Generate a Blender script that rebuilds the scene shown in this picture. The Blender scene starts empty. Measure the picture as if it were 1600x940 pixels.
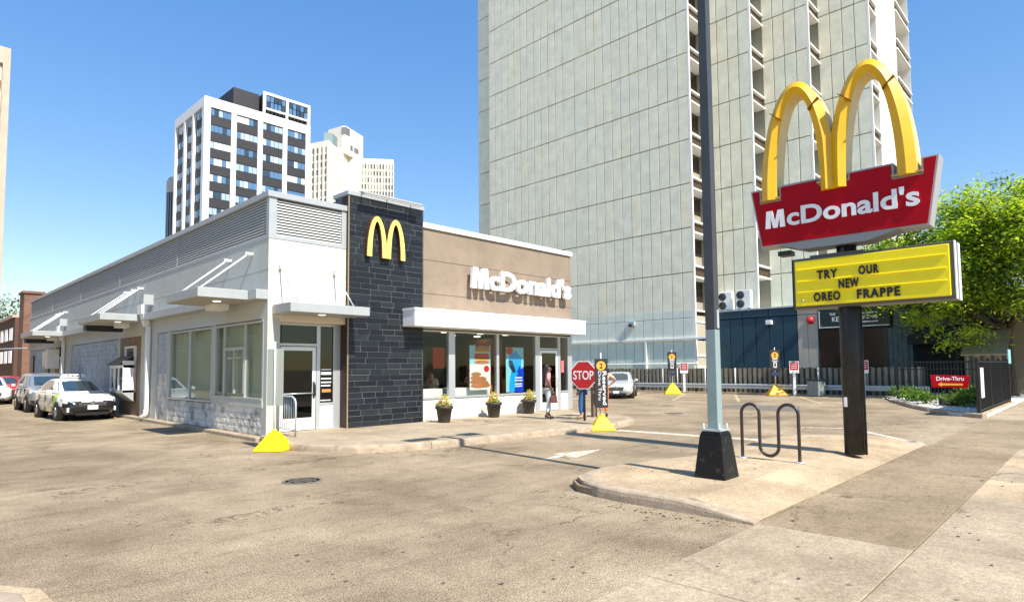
import bpy, bmesh, math, random
from mathutils import Matrix, Vector, noise
from math import pi, sin, cos, radians, sqrt
random.seed(7)
S = bpy.context.scene
COL = S.collection
Rn = random.random
def U(a, b): return a + (b - a) * Rn()

# ------------------------------------------------------------------ camera
cam = bpy.data.cameras.new('camera'); camo = bpy.data.objects.new('camera', cam); COL.objects.link(camo)
yaw, pitch, roll = -0.801737, 0.0619533, -0.00817178
cy_, sy_, cp_, sp_ = cos(yaw), sin(yaw), cos(pitch), sin(pitch)
fw = Vector((-sy_*cp_, cy_*cp_, sp_)); rt = Vector((cy_, sy_, 0)); up = rt.cross(fw)
rt, up = cos(roll)*rt + sin(roll)*up, -sin(roll)*rt + cos(roll)*up
camo.matrix_world = Matrix(((rt.x, up.x, -fw.x, 0), (rt.y, up.y, -fw.y, 0), (rt.z, up.z, -fw.z, 1.75), (0, 0, 0, 1)))
cam.sensor_width = 36; cam.lens = 36*961.975/1600; cam.shift_y = 44.3/1600
cam.clip_start = 0.1; cam.clip_end = 6000
S.camera = camo
S.render.resolution_x = 1024; S.render.resolution_y = 601

# ------------------------------------------------------------------ sky and sun
SUN_EL = 49.0
W = bpy.data.worlds.new('World'); S.world = W; W.use_nodes = True
nt = W.node_tree; bg = nt.nodes['Background']
sky = nt.nodes.new('ShaderNodeTexSky'); sky.sky_type = 'NISHITA'; sky.sun_disc = False
sky.sun_elevation = radians(SUN_EL); sky.sun_rotation = radians(186.5)
sky.altitude = 0; sky.air_density = 1.2; sky.dust_density = 0.1; sky.ozone_density = 2.6
hs = nt.nodes.new('ShaderNodeHueSaturation'); hs.inputs['Saturation'].default_value = 1.75
gm = nt.nodes.new('ShaderNodeGamma'); gm.inputs['Gamma'].default_value = 0.58; hs.inputs['Value'].default_value = 1.62; hs.inputs['Hue'].default_value = 0.512
nt.links.new(sky.outputs[0], gm.inputs['Color']); nt.links.new(gm.outputs[0], hs.inputs['Color']); nt.links.new(hs.outputs[0], bg.inputs[0]); bg.inputs[1].default_value = 0.15
sl = bpy.data.lights.new('sun', 'SUN'); sl.energy = 5.0; sl.angle = radians(0.53); sl.color = (1.0, 0.945, 0.86)
so = bpy.data.objects.new('sun', sl); COL.objects.link(so)
sd = Vector((0.115, 1.0, -math.tan(radians(SUN_EL)))).normalized()
so.rotation_euler = sd.to_track_quat('-Z', 'Y').to_euler(); so.location = (0, -20, 40)
S.view_settings.view_transform = 'Standard'; S.view_settings.look = 'None'
S.view_settings.exposure = 0.66; S.view_settings.gamma = 1.0

# ------------------------------------------------------------------ helpers
MATS = {}
def mat(name, c, rough=0.8, metal=0.0, var=0.0, scale=4.0, bump=0.0, bscale=60.0, c2=None, detail=4.0, thr=None, emit=0.0, coat=0.0, spec=0.5, stretch=None, trans=0.0):
    if name in MATS: return MATS[name]
    m = bpy.data.materials.new(name); m.use_nodes = True; n = m.node_tree; b = n.nodes['Principled BSDF']
    b.inputs['Base Color'].default_value = (*c, 1); b.inputs['Roughness'].default_value = rough
    b.inputs['Metallic'].default_value = metal; b.inputs['Specular IOR Level'].default_value = spec
    b.inputs['Coat Weight'].default_value = coat
    if trans: b.inputs['Transmission Weight'].default_value = trans
    if emit:
        b.inputs['Emission Color'].default_value = (*c, 1); b.inputs['Emission Strength'].default_value = emit
    if var or bump or c2:
        g = n.nodes.new('ShaderNodeNewGeometry'); src = g.outputs['Position']
        if stretch:
            mp = n.nodes.new('ShaderNodeMapping'); mp.inputs['Scale'].default_value = stretch
            n.links.new(src, mp.inputs['Vector']); src = mp.outputs['Vector']
    if var or c2:
        t = n.nodes.new('ShaderNodeTexNoise'); t.inputs['Scale'].default_value = scale; t.inputs['Detail'].default_value = detail
        t.inputs['Roughness'].default_value = 0.62
        n.links.new(src, t.inputs['Vector'])
        r = n.nodes.new('ShaderNodeValToRGB'); a, z = (thr if thr else (0.32, 0.68))
        r.color_ramp.elements[0].position = a; r.color_ramp.elements[1].position = z
        k = c2 if c2 else tuple(x*(1-var) for x in c)
        r.color_ramp.elements[0].color = (*k, 1)
        r.color_ramp.elements[1].color = (*(c if c2 else tuple(min(1, x*(1+var*0.5)) for x in c)), 1)
        n.links.new(t.outputs['Fac'], r.inputs['Fac']); n.links.new(r.outputs['Color'], b.inputs['Base Color'])
    if bump:
        t2 = n.nodes.new('ShaderNodeTexNoise'); t2.inputs['Scale'].default_value = bscale; t2.inputs['Detail'].default_value = 3
        n.links.new(src, t2.inputs['Vector'])
        bp = n.nodes.new('ShaderNodeBump'); bp.inputs['Strength'].default_value = bump; bp.inputs['Distance'].default_value = 0.02
        n.links.new(t2.outputs['Fac'], bp.inputs['Height']); n.links.new(bp.outputs['Normal'], b.inputs['Normal'])
    MATS[name] = m; return m
def glass(name, tint, refl=0.0, rough=0.02):
    m = bpy.data.materials.new(name); m.use_nodes = True; n = m.node_tree
    n.nodes.remove(n.nodes['Principled BSDF']); out = n.nodes['Material Output']
    tr = n.nodes.new('ShaderNodeBsdfTransparent'); tr.inputs[0].default_value = (*tint, 1)
    gl = n.nodes.new('ShaderNodeBsdfGlossy'); gl.inputs['Roughness'].default_value = rough; gl.inputs['Color'].default_value = (.95, 1, .98, 1)
    fr = n.nodes.new('ShaderNodeFresnel'); fr.inputs[0].default_value = 1.38
    ad = n.nodes.new('ShaderNodeMath'); ad.operation = 'ADD'; ad.inputs[1].default_value = refl; ad.use_clamp = True
    mx = n.nodes.new('ShaderNodeMixShader')
    gb = n.nodes.new('ShaderNodeNewGeometry'); iv = n.nodes.new('ShaderNodeMath'); iv.operation = 'SUBTRACT'; iv.inputs[0].default_value = 1.0
    ml = n.nodes.new('ShaderNodeMath'); ml.operation = 'MULTIPLY'
    n.links.new(gb.outputs['Backfacing'], iv.inputs[1]); n.links.new(fr.outputs[0], ad.inputs[0]); n.links.new(ad.outputs[0], ml.inputs[0]); n.links.new(iv.outputs[0], ml.inputs[1]); n.links.new(ml.outputs[0], mx.inputs[0])
    n.links.new(tr.outputs[0], mx.inputs[1]); n.links.new(gl.outputs[0], mx.inputs[2]); n.links.new(mx.outputs[0], out.inputs[0])
    MATS[name] = m; return m

class MB:
    def __init__(s): s.v = []; s.f = []; s.m = []; s.sm = []
    def add(s, vs, fs, mi=0, smooth=False):
        o = len(s.v); s.v += [tuple(p) for p in vs]
        for f in fs: s.f.append([i+o for i in f]); s.m.append(mi); s.sm.append(smooth)
        return s
    def box(s, x0, x1, y0, y1, z0, z1, mi=0):
        vs = [(x0,y0,z0),(x1,y0,z0),(x1,y1,z0),(x0,y1,z0),(x0,y0,z1),(x1,y0,z1),(x1,y1,z1),(x0,y1,z1)]
        return s.add(vs, [(3,2,1,0),(4,5,6,7),(0,1,5,4),(1,2,6,5),(2,3,7,6),(3,0,4,7)], mi)
    def cbox(s, x0, x1, y0, y1, z0, z1, c=0.01, mi=0):   # box with chamfered front edges all round
        vs = []
        for z, i in ((z0, c), (z0+c, 0), (z1-c, 0), (z1, c)):
            for (px, py, ax, ay) in ((x0, y0, 1, 1), (x1, y0, -1, 1), (x1, y1, -1, -1), (x0, y1, 1, -1)):
                vs.append((px+ax*(i+c), py+ay*i, z)); vs.append((px+ax*i, py+ay*(i+c), z))
        # reorder ring so it runs round
        ring = [1, 0, 2, 3, 5, 4, 6, 7]
        fs = []
        for k in range(3):
            for j in range(8):
                a, b = ring[j], ring[(j+1) % 8]
                fs.append((k*8+a, k*8+b, k*8+8+b, k*8+8+a))
        fs.append([ring[7-j] for j in range(8)]); fs.append([24+r for r in ring])
        return s.add(vs, fs, mi)
    def prism(s, poly, a, b, axis='z', mi=0):
        n = len(poly)
        def P(p, t):
            return {'z': (p[0], p[1], t), 'x': (t, p[0], p[1]), 'y': (p[0], t, p[1])}[axis]
        vs = [P(p, a) for p in poly] + [P(p, b) for p in poly]
        fs = [list(range(n))[::-1], list(range(n, 2*n))] + [(i, (i+1) % n, n+(i+1) % n, n+i) for i in range(n)]
        return s.add(vs, fs, mi)
    def frustum(s, cx, cy, z0, z1, a0, b0, a1, b1, mi=0):
        vs = [(cx+sx*a0, cy+sy*b0, z0) for sx, sy in ((-1,-1),(1,-1),(1,1),(-1,1))] + [(cx+sx*a1, cy+sy*b1, z1) for sx, sy in ((-1,-1),(1,-1),(1,1),(-1,1))]
        return s.add(vs, [(3,2,1,0),(4,5,6,7),(0,1,5,4),(1,2,6,5),(2,3,7,6),(3,0,4,7)], mi)
    def tube(s, path, r, n=8, mi=0, smooth=True, cap=True):
        path = [Vector(p) for p in path]; rs = r if isinstance(r, (list, tuple)) else [r]*len(path)
        vs = []; prev = None
        for i, p in enumerate(path):
            d = (path[min(i+1, len(path)-1)] - path[max(i-1, 0)]).normalized()
            if prev is None:
                a = d.cross(Vector((0, 0, 1)) if abs(d.z) < .9 else Vector((1, 0, 0))).normalized()
            else:
                a = (prev - d*prev.dot(d)).normalized()
            prev = a; b = d.cross(a)
            for k in range(n):
                t = 2*pi*k/n; vs.append(p + (a*cos(t) + b*sin(t))*rs[i])
        fs = []
        for i in range(len(path)-1):
            for k in range(n): fs.append((i*n+k, i*n+(k+1) % n, (i+1)*n+(k+1) % n, (i+1)*n+k))
        s.add(vs, fs, mi, smooth)
        if cap:
            o = len(s.v) - len(vs)
            s.f += [[o+k for k in range(n)][::-1], [o+(len(path)-1)*n+k for k in range(n)]]; s.m += [mi, mi]; s.sm += [False, False]
        return s
    def lathe(s, prof, cx, cy, n=16, mi=0, smooth=True, axis='z'):
        vs = []
        for (r, z) in prof:
            for k in range(n):
                t = 2*pi*k/n
                vs.append((cx+r*cos(t), cy+r*sin(t), z) if axis == 'z' else ((cx+r*cos(t), z, cy+r*sin(t)) if axis == 'y' else (z, cx+r*cos(t), cy+r*sin(t))))
        fs = []
        for i in range(len(prof)-1):
            for k in range(n): fs.append((i*n+k, i*n+(k+1) % n, (i+1)*n+(k+1) % n, (i+1)*n+k))
        if prof[0][0] > 1e-6: fs.append(list(range(n))[::-1])
        if prof[-1][0] > 1e-6: fs.append([(len(prof)-1)*n+k for k in range(n)])
        return s.add(vs, fs, mi, smooth)
    def mesh(s, name, mats=None):
        me = bpy.data.meshes.new(name); me.from_pydata(s.v, [], s.f)
        me.polygons.foreach_set('material_index', s.m); me.polygons.foreach_set('use_smooth', s.sm)
        if mats:
            for m in (mats if isinstance(mats, (list, tuple)) else [mats]): me.materials.append(m)
        me.update(); return me

def tag(o, label=None, cat=None, group=None, kind=None):
    if label: o['label'] = label
    if cat: o['category'] = cat
    if group: o['group'] = group
    if kind: o['kind'] = kind
    return o
def thing(name, loc, label, cat, group=None, rot=0):
    o = bpy.data.objects.new(name, None); COL.objects.link(o); o.location = loc; o.rotation_euler = (0, 0, rot)
    o.empty_display_size = 0.2
    return tag(o, label, cat, group)
def put(name, mb, mats, parent=None, local=False, loc=None, rot=None, label=None, kind=None, bev=0, fixn=True):
    if isinstance(mb, MB):
        me = mb.mesh(name, mats)
        if fixn:
            bm = bmesh.new(); bm.from_mesh(me); bmesh.ops.recalc_face_normals(bm, faces=bm.faces); bm.to_mesh(me); bm.free()
    else: me = mb
    o = bpy.data.objects.new(name, me); COL.objects.link(o)
    if loc: o.location = loc
    if rot: o.rotation_euler = rot
    if parent:
        o.parent = parent
        if not local:
            # walk up: parents of parts sit at the origin of their own thing
            p = parent
            while p.parent: p = p.parent
            if parent is p: o.matrix_parent_inverse = Matrix.Translation(-p.location)
    if bev:
        b = o.modifiers.new('bevel', 'BEVEL'); b.width = bev; b.segments = 2; b.limit_method = 'ANGLE'; b.angle_limit = radians(40)
    return tag(o, label=label, kind=kind)
def inst(name, me, loc, parent, rot=None, scale=None):     # alike pieces sharing mesh data
    o = bpy.data.objects.new(name, me); COL.objects.link(o); o.location = loc
    if rot: o.rotation_euler = rot
    if scale: o.scale = scale
    o.parent = parent
    p = parent
    while p.parent: p = p.parent
    if parent is p: o.matrix_parent_inverse = Matrix.Translation(-p.location)
    return o
def struct(name, mb, mats, kind='structure', label=None, **k):
    o = put(name, mb, mats, **k); o['kind'] = kind
    if label: o['label'] = label
    return o
def text_mesh(body, size=1.0, ext=0.02, offset=0.0, width=None, height=None, align='LEFT', spacing=1.0, shear=0.0, res=4):
    cu = bpy.data.curves.new('t', 'FONT'); cu.body = body; cu.size = size; cu.extrude = ext; cu.offset = offset
    cu.align_x = align; cu.space_character = spacing; cu.resolution_u = res; cu.shear = shear; cu.fill_mode = 'BOTH'
    ob = bpy.data.objects.new('t', cu); COL.objects.link(ob)
    dg = bpy.context.evaluated_depsgraph_get(); me = bpy.data.meshes.new_from_object(ob.evaluated_get(dg))
    bpy.data.objects.remove(ob); bpy.data.curves.remove(cu)
    xs = [v.co.x for v in me.vertices]; ys = [v.co.y for v in me.vertices]
    x0, x1, y0, y1 = min(xs), max(xs), min(ys), max(ys)
    sx = width/(x1-x0) if width else 1; sy = height/(y1-y0) if height else (sx if width else 1)
    if not width and height: sx = sy
    ax = x0 if align == 'LEFT' else (x0+x1)/2
    for v in me.vertices: v.co.x = (v.co.x-ax)*sx; v.co.y = (v.co.y-(y0 if height else 0))*sy
    return me
def islands(me):
    bm = bmesh.new(); bm.from_mesh(me); bmesh.ops.remove_doubles(bm, verts=bm.verts, dist=1e-5); bm.to_mesh(me); bm.free()
    n = len(me.vertices); par = list(range(n))
    def find(a):
        while par[a] != a: par[a] = par[par[a]]; a = par[a]
        return a
    for e in me.edges:
        a, b = find(e.vertices[0]), find(e.vertices[1])
        if a != b: par[a] = b
    comp = {}
    for i in range(n): comp.setdefault(find(i), []).append(i)
    out = []
    for vs in comp.values():
        idx = {v: k for k, v in enumerate(vs)}
        fs = [[idx[v] for v in p.vertices] for p in me.polygons if p.vertices[0] in idx]
        out.append(([me.vertices[v].co.copy() for v in vs], fs))
    out.sort(key=lambda c: min(p.x for p in c[0])); return out
def letter_parts(body, width, height, ext, off):
    parts = islands(text_mesh(body, 1.0, ext, off, width=width, height=height))
    if body.startswith('M'):
        p0 = parts[0][0]; x0, x1 = min(p.x for p in p0), max(p.x for p in p0); y0, y1 = min(p.y for p in p0), max(p.y for p in p0); z0, z1 = min(p.z for p in p0), max(p.z for p in p0)
        u = [(0, 0), (.26, 0), (.275, .60), (.40, 0), (.60, 0), (.725, .60), (.74, 0), (1, 0), (.93, 1), (.64, 1), (.50, .38), (.36, 1), (.07, 1)]
        poly = [(x0+(x1-x0)*a, y0+(y1-y0)*b) for a, b in u]; m = MB().prism(poly, z0, z1)
        parts[0] = ([Vector(v) for v in m.v], m.f)
    return parts
FX = Matrix(((0, 0, -1), (-1, 0, 0), (0, 1, 0)))       # local text frame for a face that looks to -X
FY = Matrix(((1, 0, 0), (0, 0, -1), (0, 1, 0)))        # ... to -Y
def place_text(me, frame, org):
    M = frame.to_4x4(); M.translation = Vector(org); me.transform(M); return me
def copy_tree(o, parent=None):
    c = o.copy(); COL.objects.link(c)
    if parent: c.parent = parent
    for ch in list(o.children): copy_tree(ch, c)
    return c

# ------------------------------------------------------------------ materials
def groundmat(name, lo, hi, blotch, grain_lo, spot_scale, spot_r, spot_c, crack, stain, gscale, bump=.5):
    m = bpy.data.materials.new(name); m.use_nodes = True; n = m.node_tree; b = n.nodes['Principled BSDF']; L = n.links.new
    g = n.nodes.new('ShaderNodeNewGeometry')
    def noi(sc, det=4, ro=.6, st=None, off=None):
        t = n.nodes.new('ShaderNodeTexNoise'); t.inputs['Scale'].default_value = sc; t.inputs['Detail'].default_value = det; t.inputs['Roughness'].default_value = ro
        mp = n.nodes.new('ShaderNodeMapping'); mp.inputs['Scale'].default_value = st or (1, 1, 1); mp.inputs['Location'].default_value = off or (0, 0, 0)
        L(g.outputs['Position'], mp.inputs['Vector']); L(mp.outputs['Vector'], t.inputs['Vector'])
        return t
    def ramp(src, p0, c0, p1, c1):
        r = n.nodes.new('ShaderNodeValToRGB'); r.color_ramp.elements[0].position = p0; r.color_ramp.elements[1].position = p1
        r.color_ramp.elements[0].color = (*c0, 1); r.color_ramp.elements[1].color = (*c1, 1); L(src, r.inputs['Fac']); return r
    def mul(a, bb):
        x = n.nodes.new('ShaderNodeMix'); x.data_type = 'RGBA'; x.blend_type = 'MULTIPLY'; x.inputs[0].default_value = 1; x.clamp_result = False
        L(a, x.inputs[6]); L(bb, x.inputs[7]); return x.outputs[2]
    def gated(c, gate):
        x = n.nodes.new('ShaderNodeMix'); x.data_type = 'RGBA'; L(gate, x.inputs[0]); x.inputs[6].default_value = (1, 1, 1, 1); L(c, x.inputs[7]); return x.outputs[2]
    c = ramp(noi(blotch, 6, .65).outputs['Fac'], .36, lo, .64, hi).outputs['Color']
    k = stain
    c = mul(c, ramp(noi(.32, 5, .7, (1.3, .55, 1), (5, 3, 0)).outputs['Fac'], .40, (k, k*.98, k*.97), .56, (1, 1, 1)).outputs['Color'])       # broad grey wheel-worn areas
    c = mul(c, ramp(noi(2.3, 5, .75, (.5, 1.6, 1), (1, 9, 0)).outputs['Fac'], .34, (k, k*.985, k*.97), .50, (1, 1, 1)).outputs['Color'])      # drips and smears
    c = mul(c, ramp(noi(gscale*.28, 3, .8).outputs['Fac'], .36, (.80, .79, .78), .60, (1.08, 1.08, 1.07)).outputs['Color'])
    gl = grain_lo
    c = mul(c, ramp(noi(gscale, 2, .9).outputs['Fac'], .40, (gl, gl*.97, gl*.95), .60, (1.22, 1.21, 1.19)).outputs['Color'])
    v = n.nodes.new('ShaderNodeTexVoronoi'); v.inputs['Scale'].default_value = spot_scale; L(g.outputs['Position'], v.inputs['Vector'])
    sp = ramp(v.outputs['Distance'], spot_r, (spot_c,)*3, spot_r*1.5, (1, 1, 1)).outputs['Color']
    c = mul(c, gated(sp, ramp(noi(1.9, 2, .5, None, (7, 0, 0)).outputs['Fac'], .46, (0, 0, 0), .52, (1, 1, 1)).outputs['Color']))
    if crack:
        wv = n.nodes.new('ShaderNodeTexVoronoi'); wv.feature = 'DISTANCE_TO_EDGE'; wv.inputs['Scale'].default_value = crack
        nz = noi(1.7, 6, .65); ad = n.nodes.new('ShaderNodeVectorMath'); ad.operation = 'ADD'
        sc = n.nodes.new('ShaderNodeVectorMath'); sc.operation = 'SCALE'; sc.inputs['Scale'].default_value = 1.5
        L(nz.outputs['Color'], sc.inputs[0]); L(g.outputs['Position'], ad.inputs[0]); L(sc.outputs[0], ad.inputs[1]); L(ad.outputs[0], wv.inputs['Vector'])
        cr = ramp(wv.outputs['Distance'], .0035, (.42, .40, .38), .010, (1, 1, 1)).outputs['Color']
        c = mul(c, gated(cr, ramp(noi(.40, 3, .6).outputs['Fac'], .47, (0, 0, 0), .56, (1, 1, 1)).outputs['Color']))
    L(c, b.inputs['Base Color']); b.inputs['Roughness'].default_value = .93; b.inputs['Specular IOR Level'].default_value = .2
    bp = n.nodes.new('ShaderNodeBump'); bp.inputs['Strength'].default_value = bump; bp.inputs['Distance'].default_value = .012
    L(noi(gscale*1.1, 2, .85).outputs['Fac'], bp.inputs['Height']); L(bp.outputs['Normal'], b.inputs['Normal'])
    return m
M_asph = groundmat('worn_asphalt', (.34, .268, .175), (.56, .45, .305), .5, .30, 3.2, .055, .35, .33, .80, 75, .6)
M_conc = groundmat('concrete_light', (.41, .32, .205), (.58, .455, .30), .9, .80, 3.4, .045, .5, 0, .88, 90, .3)
M_conc2 = groundmat('concrete_tan', (.36, .295, .20), (.50, .415, .295), .8, .74, 3.0, .05, .42, .13, .88, 85, .3)
M_conc3 = groundmat('concrete_grey', (.27, .212, .135), (.38, .30, .195), .8, .74, 2.6, .05, .42, .25, .86, 85, .3)
M_kerb = mat('kerb_concrete', (.42, .33, .23), .9, var=.3, scale=5, bump=.4, bscale=40, detail=6)
M_cream = mat('cream_stucco', (.70, .62, .52), .85, var=.05, scale=2, bump=.25, bscale=90)
M_tan = mat('tan_stucco', (.29, .222, .16), .9, var=.16, scale=1.5, bump=.3, bscale=90, detail=6)
M_trim = mat('grey_metal_trim', (.40, .42, .42), .45, metal=.1, var=.06, scale=2)
M_louv = mat('louvre_metal', (.50, .51, .47), .5, metal=.05)
M_canopy = mat('canopy_metal', (.40, .42, .41), .42, metal=.1, var=.06, scale=3)
M_white = mat('white_paint', (.82, .82, .80), .55, var=.05, scale=3)
M_awn = mat('white_awning', (.86, .86, .85), .5)
M_stone = mat('split_face_block', (.74, .72, .66), .9, c2=(.30, .31, .29), scale=2.6, bump=.9, bscale=26, detail=8, thr=(.36, .56))
M_stoneg = mat('split_face_grey', (.50, .53, .54), .9, c2=(.36, .39, .40), scale=3.0, bump=.9, bscale=26, detail=8, thr=(.35, .65))
M_stonew = mat('split_face_white', (.74, .69, .62), .9, var=.1, scale=5, bump=.6, bscale=30, detail=6)
M_mort = mat('mortar', (.42, .42, .40), .95)
M_brown = mat('brown_stucco', (.23, .165, .105), .9, var=.15, scale=2, bump=.3)
M_alu = mat('aluminium_frame', (.55, .57, .57), .38, metal=.5)
M_alud = mat('dark_frame', (.045, .05, .05), .4, metal=.3)
M_tile = [mat('slate_tile_%s' % n, c, .42, var=.25, scale=6, bump=.25, bscale=40, spec=.35, stretch=(1, 1, 3)) for n, c in (('black', (.011, .014, .018)), ('blue', (.014, .018, .025)), ('grey', (.019, .024, .027)), ('deep', (.009, .011, .016)))]
M_grout = mat('tile_grout', (.13, .14, .14), .9)
M_glass = glass('window_glass', (.88, .89, .87), .0)
M_glassd = glass('dark_glass', (.17, .19, .18), .02)
M_blind = mat('roller_blind', (.60, .60, .50), .8, var=.08, scale=1)
M_yel = mat('yellow_plastic', (.92, .68, .0), .45, c2=(.55, .38, .03), scale=9, detail=9, thr=(.27, .40))
M_orng = mat('amber_plastic', (.80, .42, .02), .5)
M_red = mat('sign_red', (.40, .002, .010), .5, var=.08, scale=2, spec=.15)
M_arch = mat('arch_yellow', (.80, .45, .0), .4, coat=.15, var=.08, scale=3)
M_archs = mat('arch_cream_side', (.78, .60, .22), .45, var=.08, scale=4)
M_board = mat('board_yellow', (.97, .79, .0), .4, var=.04, scale=2)
M_blk = mat('black_paint', (.014, .014, .015), .45, var=.3, scale=8)
M_blkr = mat('black_weathered', (.02, .02, .02), .55, c2=(.006, .006, .006), scale=7, bump=.25, bscale=30)
M_ink = mat('black_ink', (.012, .010, .012), .6)
M_wink = mat('white_ink', (.85, .85, .84), .5)
M_bronze = mat('bronze_frame', (.12, .11, .085), .45, metal=.4)
M_galv = mat('galvanised', (.50, .55, .56), .45, metal=.35, var=.12, scale=4)
M_pole_t = mat('pole_charcoal', (.052, .058, .062), .5, var=.15, scale=3)
M_pole_b = mat('pole_teal', (.24, .32, .32), .45, var=.08, scale=4)
M_wood = [mat('grey_board_%s' % n, c, .9, var=.3, scale=5, bump=.3, stretch=(3, 3, .5)) for n, c in (('a', (.24, .22, .16)), ('b', (.10, .09, .07)), ('c', (.31, .285, .21)))]
M_towp = [mat('tower_panel_%s' % n, c, .85, var=.12, scale=1.1, bump=.5, bscale=9, detail=7) for n, c in (('a', (.87, .85, .67)), ('b', (.84, .83, .67)), ('c', (.88, .84, .65)))]
M_towj = mat('tower_joint', (.34, .34, .28), .9)
M_towf = mat('tower_frame', (.82, .80, .74), .8)
M_towbase = mat('tower_base_paint', (.66, .78, .66), .8, var=.08, scale=1)
M_tint = mat('bronze_glass', (.035, .022, .016), .12, spec=.8)
M_curt = mat('drawn_curtain', (.34, .30, .24), .9, var=.25, scale=5)
M_blue = mat('blue_panel', (.014, .058, .088), .55, var=.12, scale=1.5)
M_blued = mat('blue_joint', (.008, .025, .04), .7)
M_beige = mat('beige_panel', (.56, .50, .40), .8, var=.08, scale=1)
M_dark = mat('dark_interior', (.012, .012, .012), .9)
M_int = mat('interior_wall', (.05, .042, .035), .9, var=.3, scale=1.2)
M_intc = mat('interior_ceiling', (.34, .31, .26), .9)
M_lamp = mat('lit_lamp', (1, .9, .7), .5, emit=3.0)
M_rubber = mat('tyre_rubber', (.02, .02, .02), .75)
M_rim = mat('wheel_rim', (.42, .43, .45), .3, metal=.8)
M_bark = mat('tree_bark', (.10, .075, .05), .95, var=.4, scale=6, bump=.8, bscale=18, stretch=(2, 2, .5))
def leafmat(name, c, tr=.35):
    m = bpy.data.materials.new(name); m.use_nodes = True; n = m.node_tree; b = n.nodes['Principled BSDF']; out = n.nodes['Material Output']
    b.inputs['Base Color'].default_value = (*c, 1); b.inputs['Roughness'].default_value = .7; b.inputs['Specular IOR Level'].default_value = .2
    t = n.nodes.new('ShaderNodeBsdfTranslucent'); t.inputs[0].default_value = (c[0]*1.5, c[1]*1.6, c[2]*.8, 1)
    mx = n.nodes.new('ShaderNodeMixShader'); mx.inputs[0].default_value = tr
    n.links.new(b.outputs[0], mx.inputs[1]); n.links.new(t.outputs[0], mx.inputs[2]); n.links.new(mx.outputs[0], out.inputs[0])
    return m
M_leaf = [leafmat('locust_leaf_bright', (.42, .53, .05), .5), leafmat('locust_leaf_mid', (.28, .39, .04), .5), leafmat('locust_leaf_gold', (.50, .54, .06), .5), leafmat('locust_leaf_deep', (.07, .13, .025), .4)]
M_bleaf = [leafmat('far_leaf_mid', (.10, .16, .02), .15), leafmat('far_leaf_light', (.16, .22, .03), .15), leafmat('far_leaf_deep', (.05, .09, .015), .1)]
M_sleaf = [leafmat('shrub_leaf_mid', (.10, .20, .03), .25), leafmat('shrub_leaf_light', (.20, .30, .04), .25), leafmat('shrub_leaf_deep', (.04, .10, .02), .2)]
M_pleaf = [leafmat('pot_leaf_yellow', (.62, .58, .10), .3), leafmat('pot_leaf_gold', (.60, .46, .08), .3), leafmat('pot_leaf_green', (.12, .22, .03), .3), leafmat('pot_leaf_pink', (.42, .16, .10), .3)]
M_gravel = mat('white_gravel', (.70, .68, .63), .9, var=.45, scale=22, bump=.9, bscale=30)

# ------------------------------------------------------------------ ground and paving
g = MB(); g.add([(-900, -900, 0), (1500, -900, 0), (1500, 1500, 0), (-900, 1500, 0)], [(0, 1, 2, 3)])
struct('parking_lot_asphalt', g, M_asph, label='worn tan asphalt of the parking lot')
def clean(poly):
    return poly
def walk(name, poly, z, mats, label):
    o = struct(name, MB().prism(poly, -.05, z), mats, label=label); return o
def kerb(parent, path, w, h, seglen=2.4, inside=1, mats=None):
    # kerb stones swept along the outer edge, parts of the pavement
    pts = [Vector((p[0], p[1])) for p in path]
    dense = [pts[0]]
    for a, b in zip(pts, pts[1:]):
        k = max(1, int((b-a).length/.35))
        for i in range(1, k+1): dense.append(a+(b-a)*i/k)
    # smooth
    for _ in range(3):
        dense = [dense[0]] + [(dense[i-1]+dense[i]*2+dense[i+1])/4 for i in range(1, len(dense)-1)] + [dense[-1]]
    nor = []
    for i in range(len(dense)):
        d = (dense[min(i+1, len(dense)-1)]-dense[max(i-1, 0)]).normalized(); nor.append(Vector((-d.y, d.x))*inside)
    prof = [(-.02, -.05), (-.012, h*.55), (.0, h*.86), (.025, h), (w, h+.003), (w, -.05)]
    per = max(2, int(seglen/.35)); i = 0
    while i < len(dense)-1:
        j = min(i+per, len(dense)-1); m = MB(); vs = []
        for k in range(i, j+1):
            t = 0
            if k == i and i > 0: t = .006
            if k == j and j < len(dense)-1: t = -.006
            d = (dense[min(k+1, len(dense)-1)]-dense[max(k-1, 0)]).normalized()
            for (o_, z_) in prof:
                p = dense[k] + nor[k]*o_ + d*t; wob = (noise.noise(Vector((p.x*3, p.y*3, z_*5)))*.008) if z_ > 0 else 0
                vs.append((p.x+wob, p.y+wob, z_+(wob*.6 if z_ > .05 else 0)))
        n = len(prof); fs = []
        for k in range(j-i):
            for q in range(n): fs.append((k*n+q, k*n+(q+1) % n, (k+1)*n+(q+1) % n, (k+1)*n+q))
        fs.append(list(range(n))); fs.append([(j-i)*n+q for q in range(n)][::-1])
        m.add(vs, fs); put('kerb_stone', m, mats or M_kerb, parent)
        i = j
# pavement in front of the restaurant
fw_path = [(6.62, 15.0), (6.36, 13.6), (6.30, 12.5), (6.72, 11.62), (7.42, 10.98), (8.86, 10.60), (10.4, 10.5), (12.05, 10.47), (13.79, 10.20), (15.2, 10.22), (16.35, 10.55), (17.1, 11.3), (17.6, 12.3), (17.6, 13.6), (18.9, 15.4)]
def inset_poly(path, d):
    out = []
    for i, p in enumerate(path):
        a = Vector(path[max(i-1, 0)]); b = Vector(path[min(i+1, len(path)-1)]); t = (b-a).normalized(); nrm = Vector((-t.y, t.x)); q = Vector(p)+nrm*d; out.append((q.x, q.y))
    return out
ip = inset_poly(fw_path, .1)
pv = struct('front_pavement', MB().prism(ip + [(18.9, 16.2), (6.9, 16.2)], -.05, .138), M_conc3, label='raised concrete pavement along the restaurant front')
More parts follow.
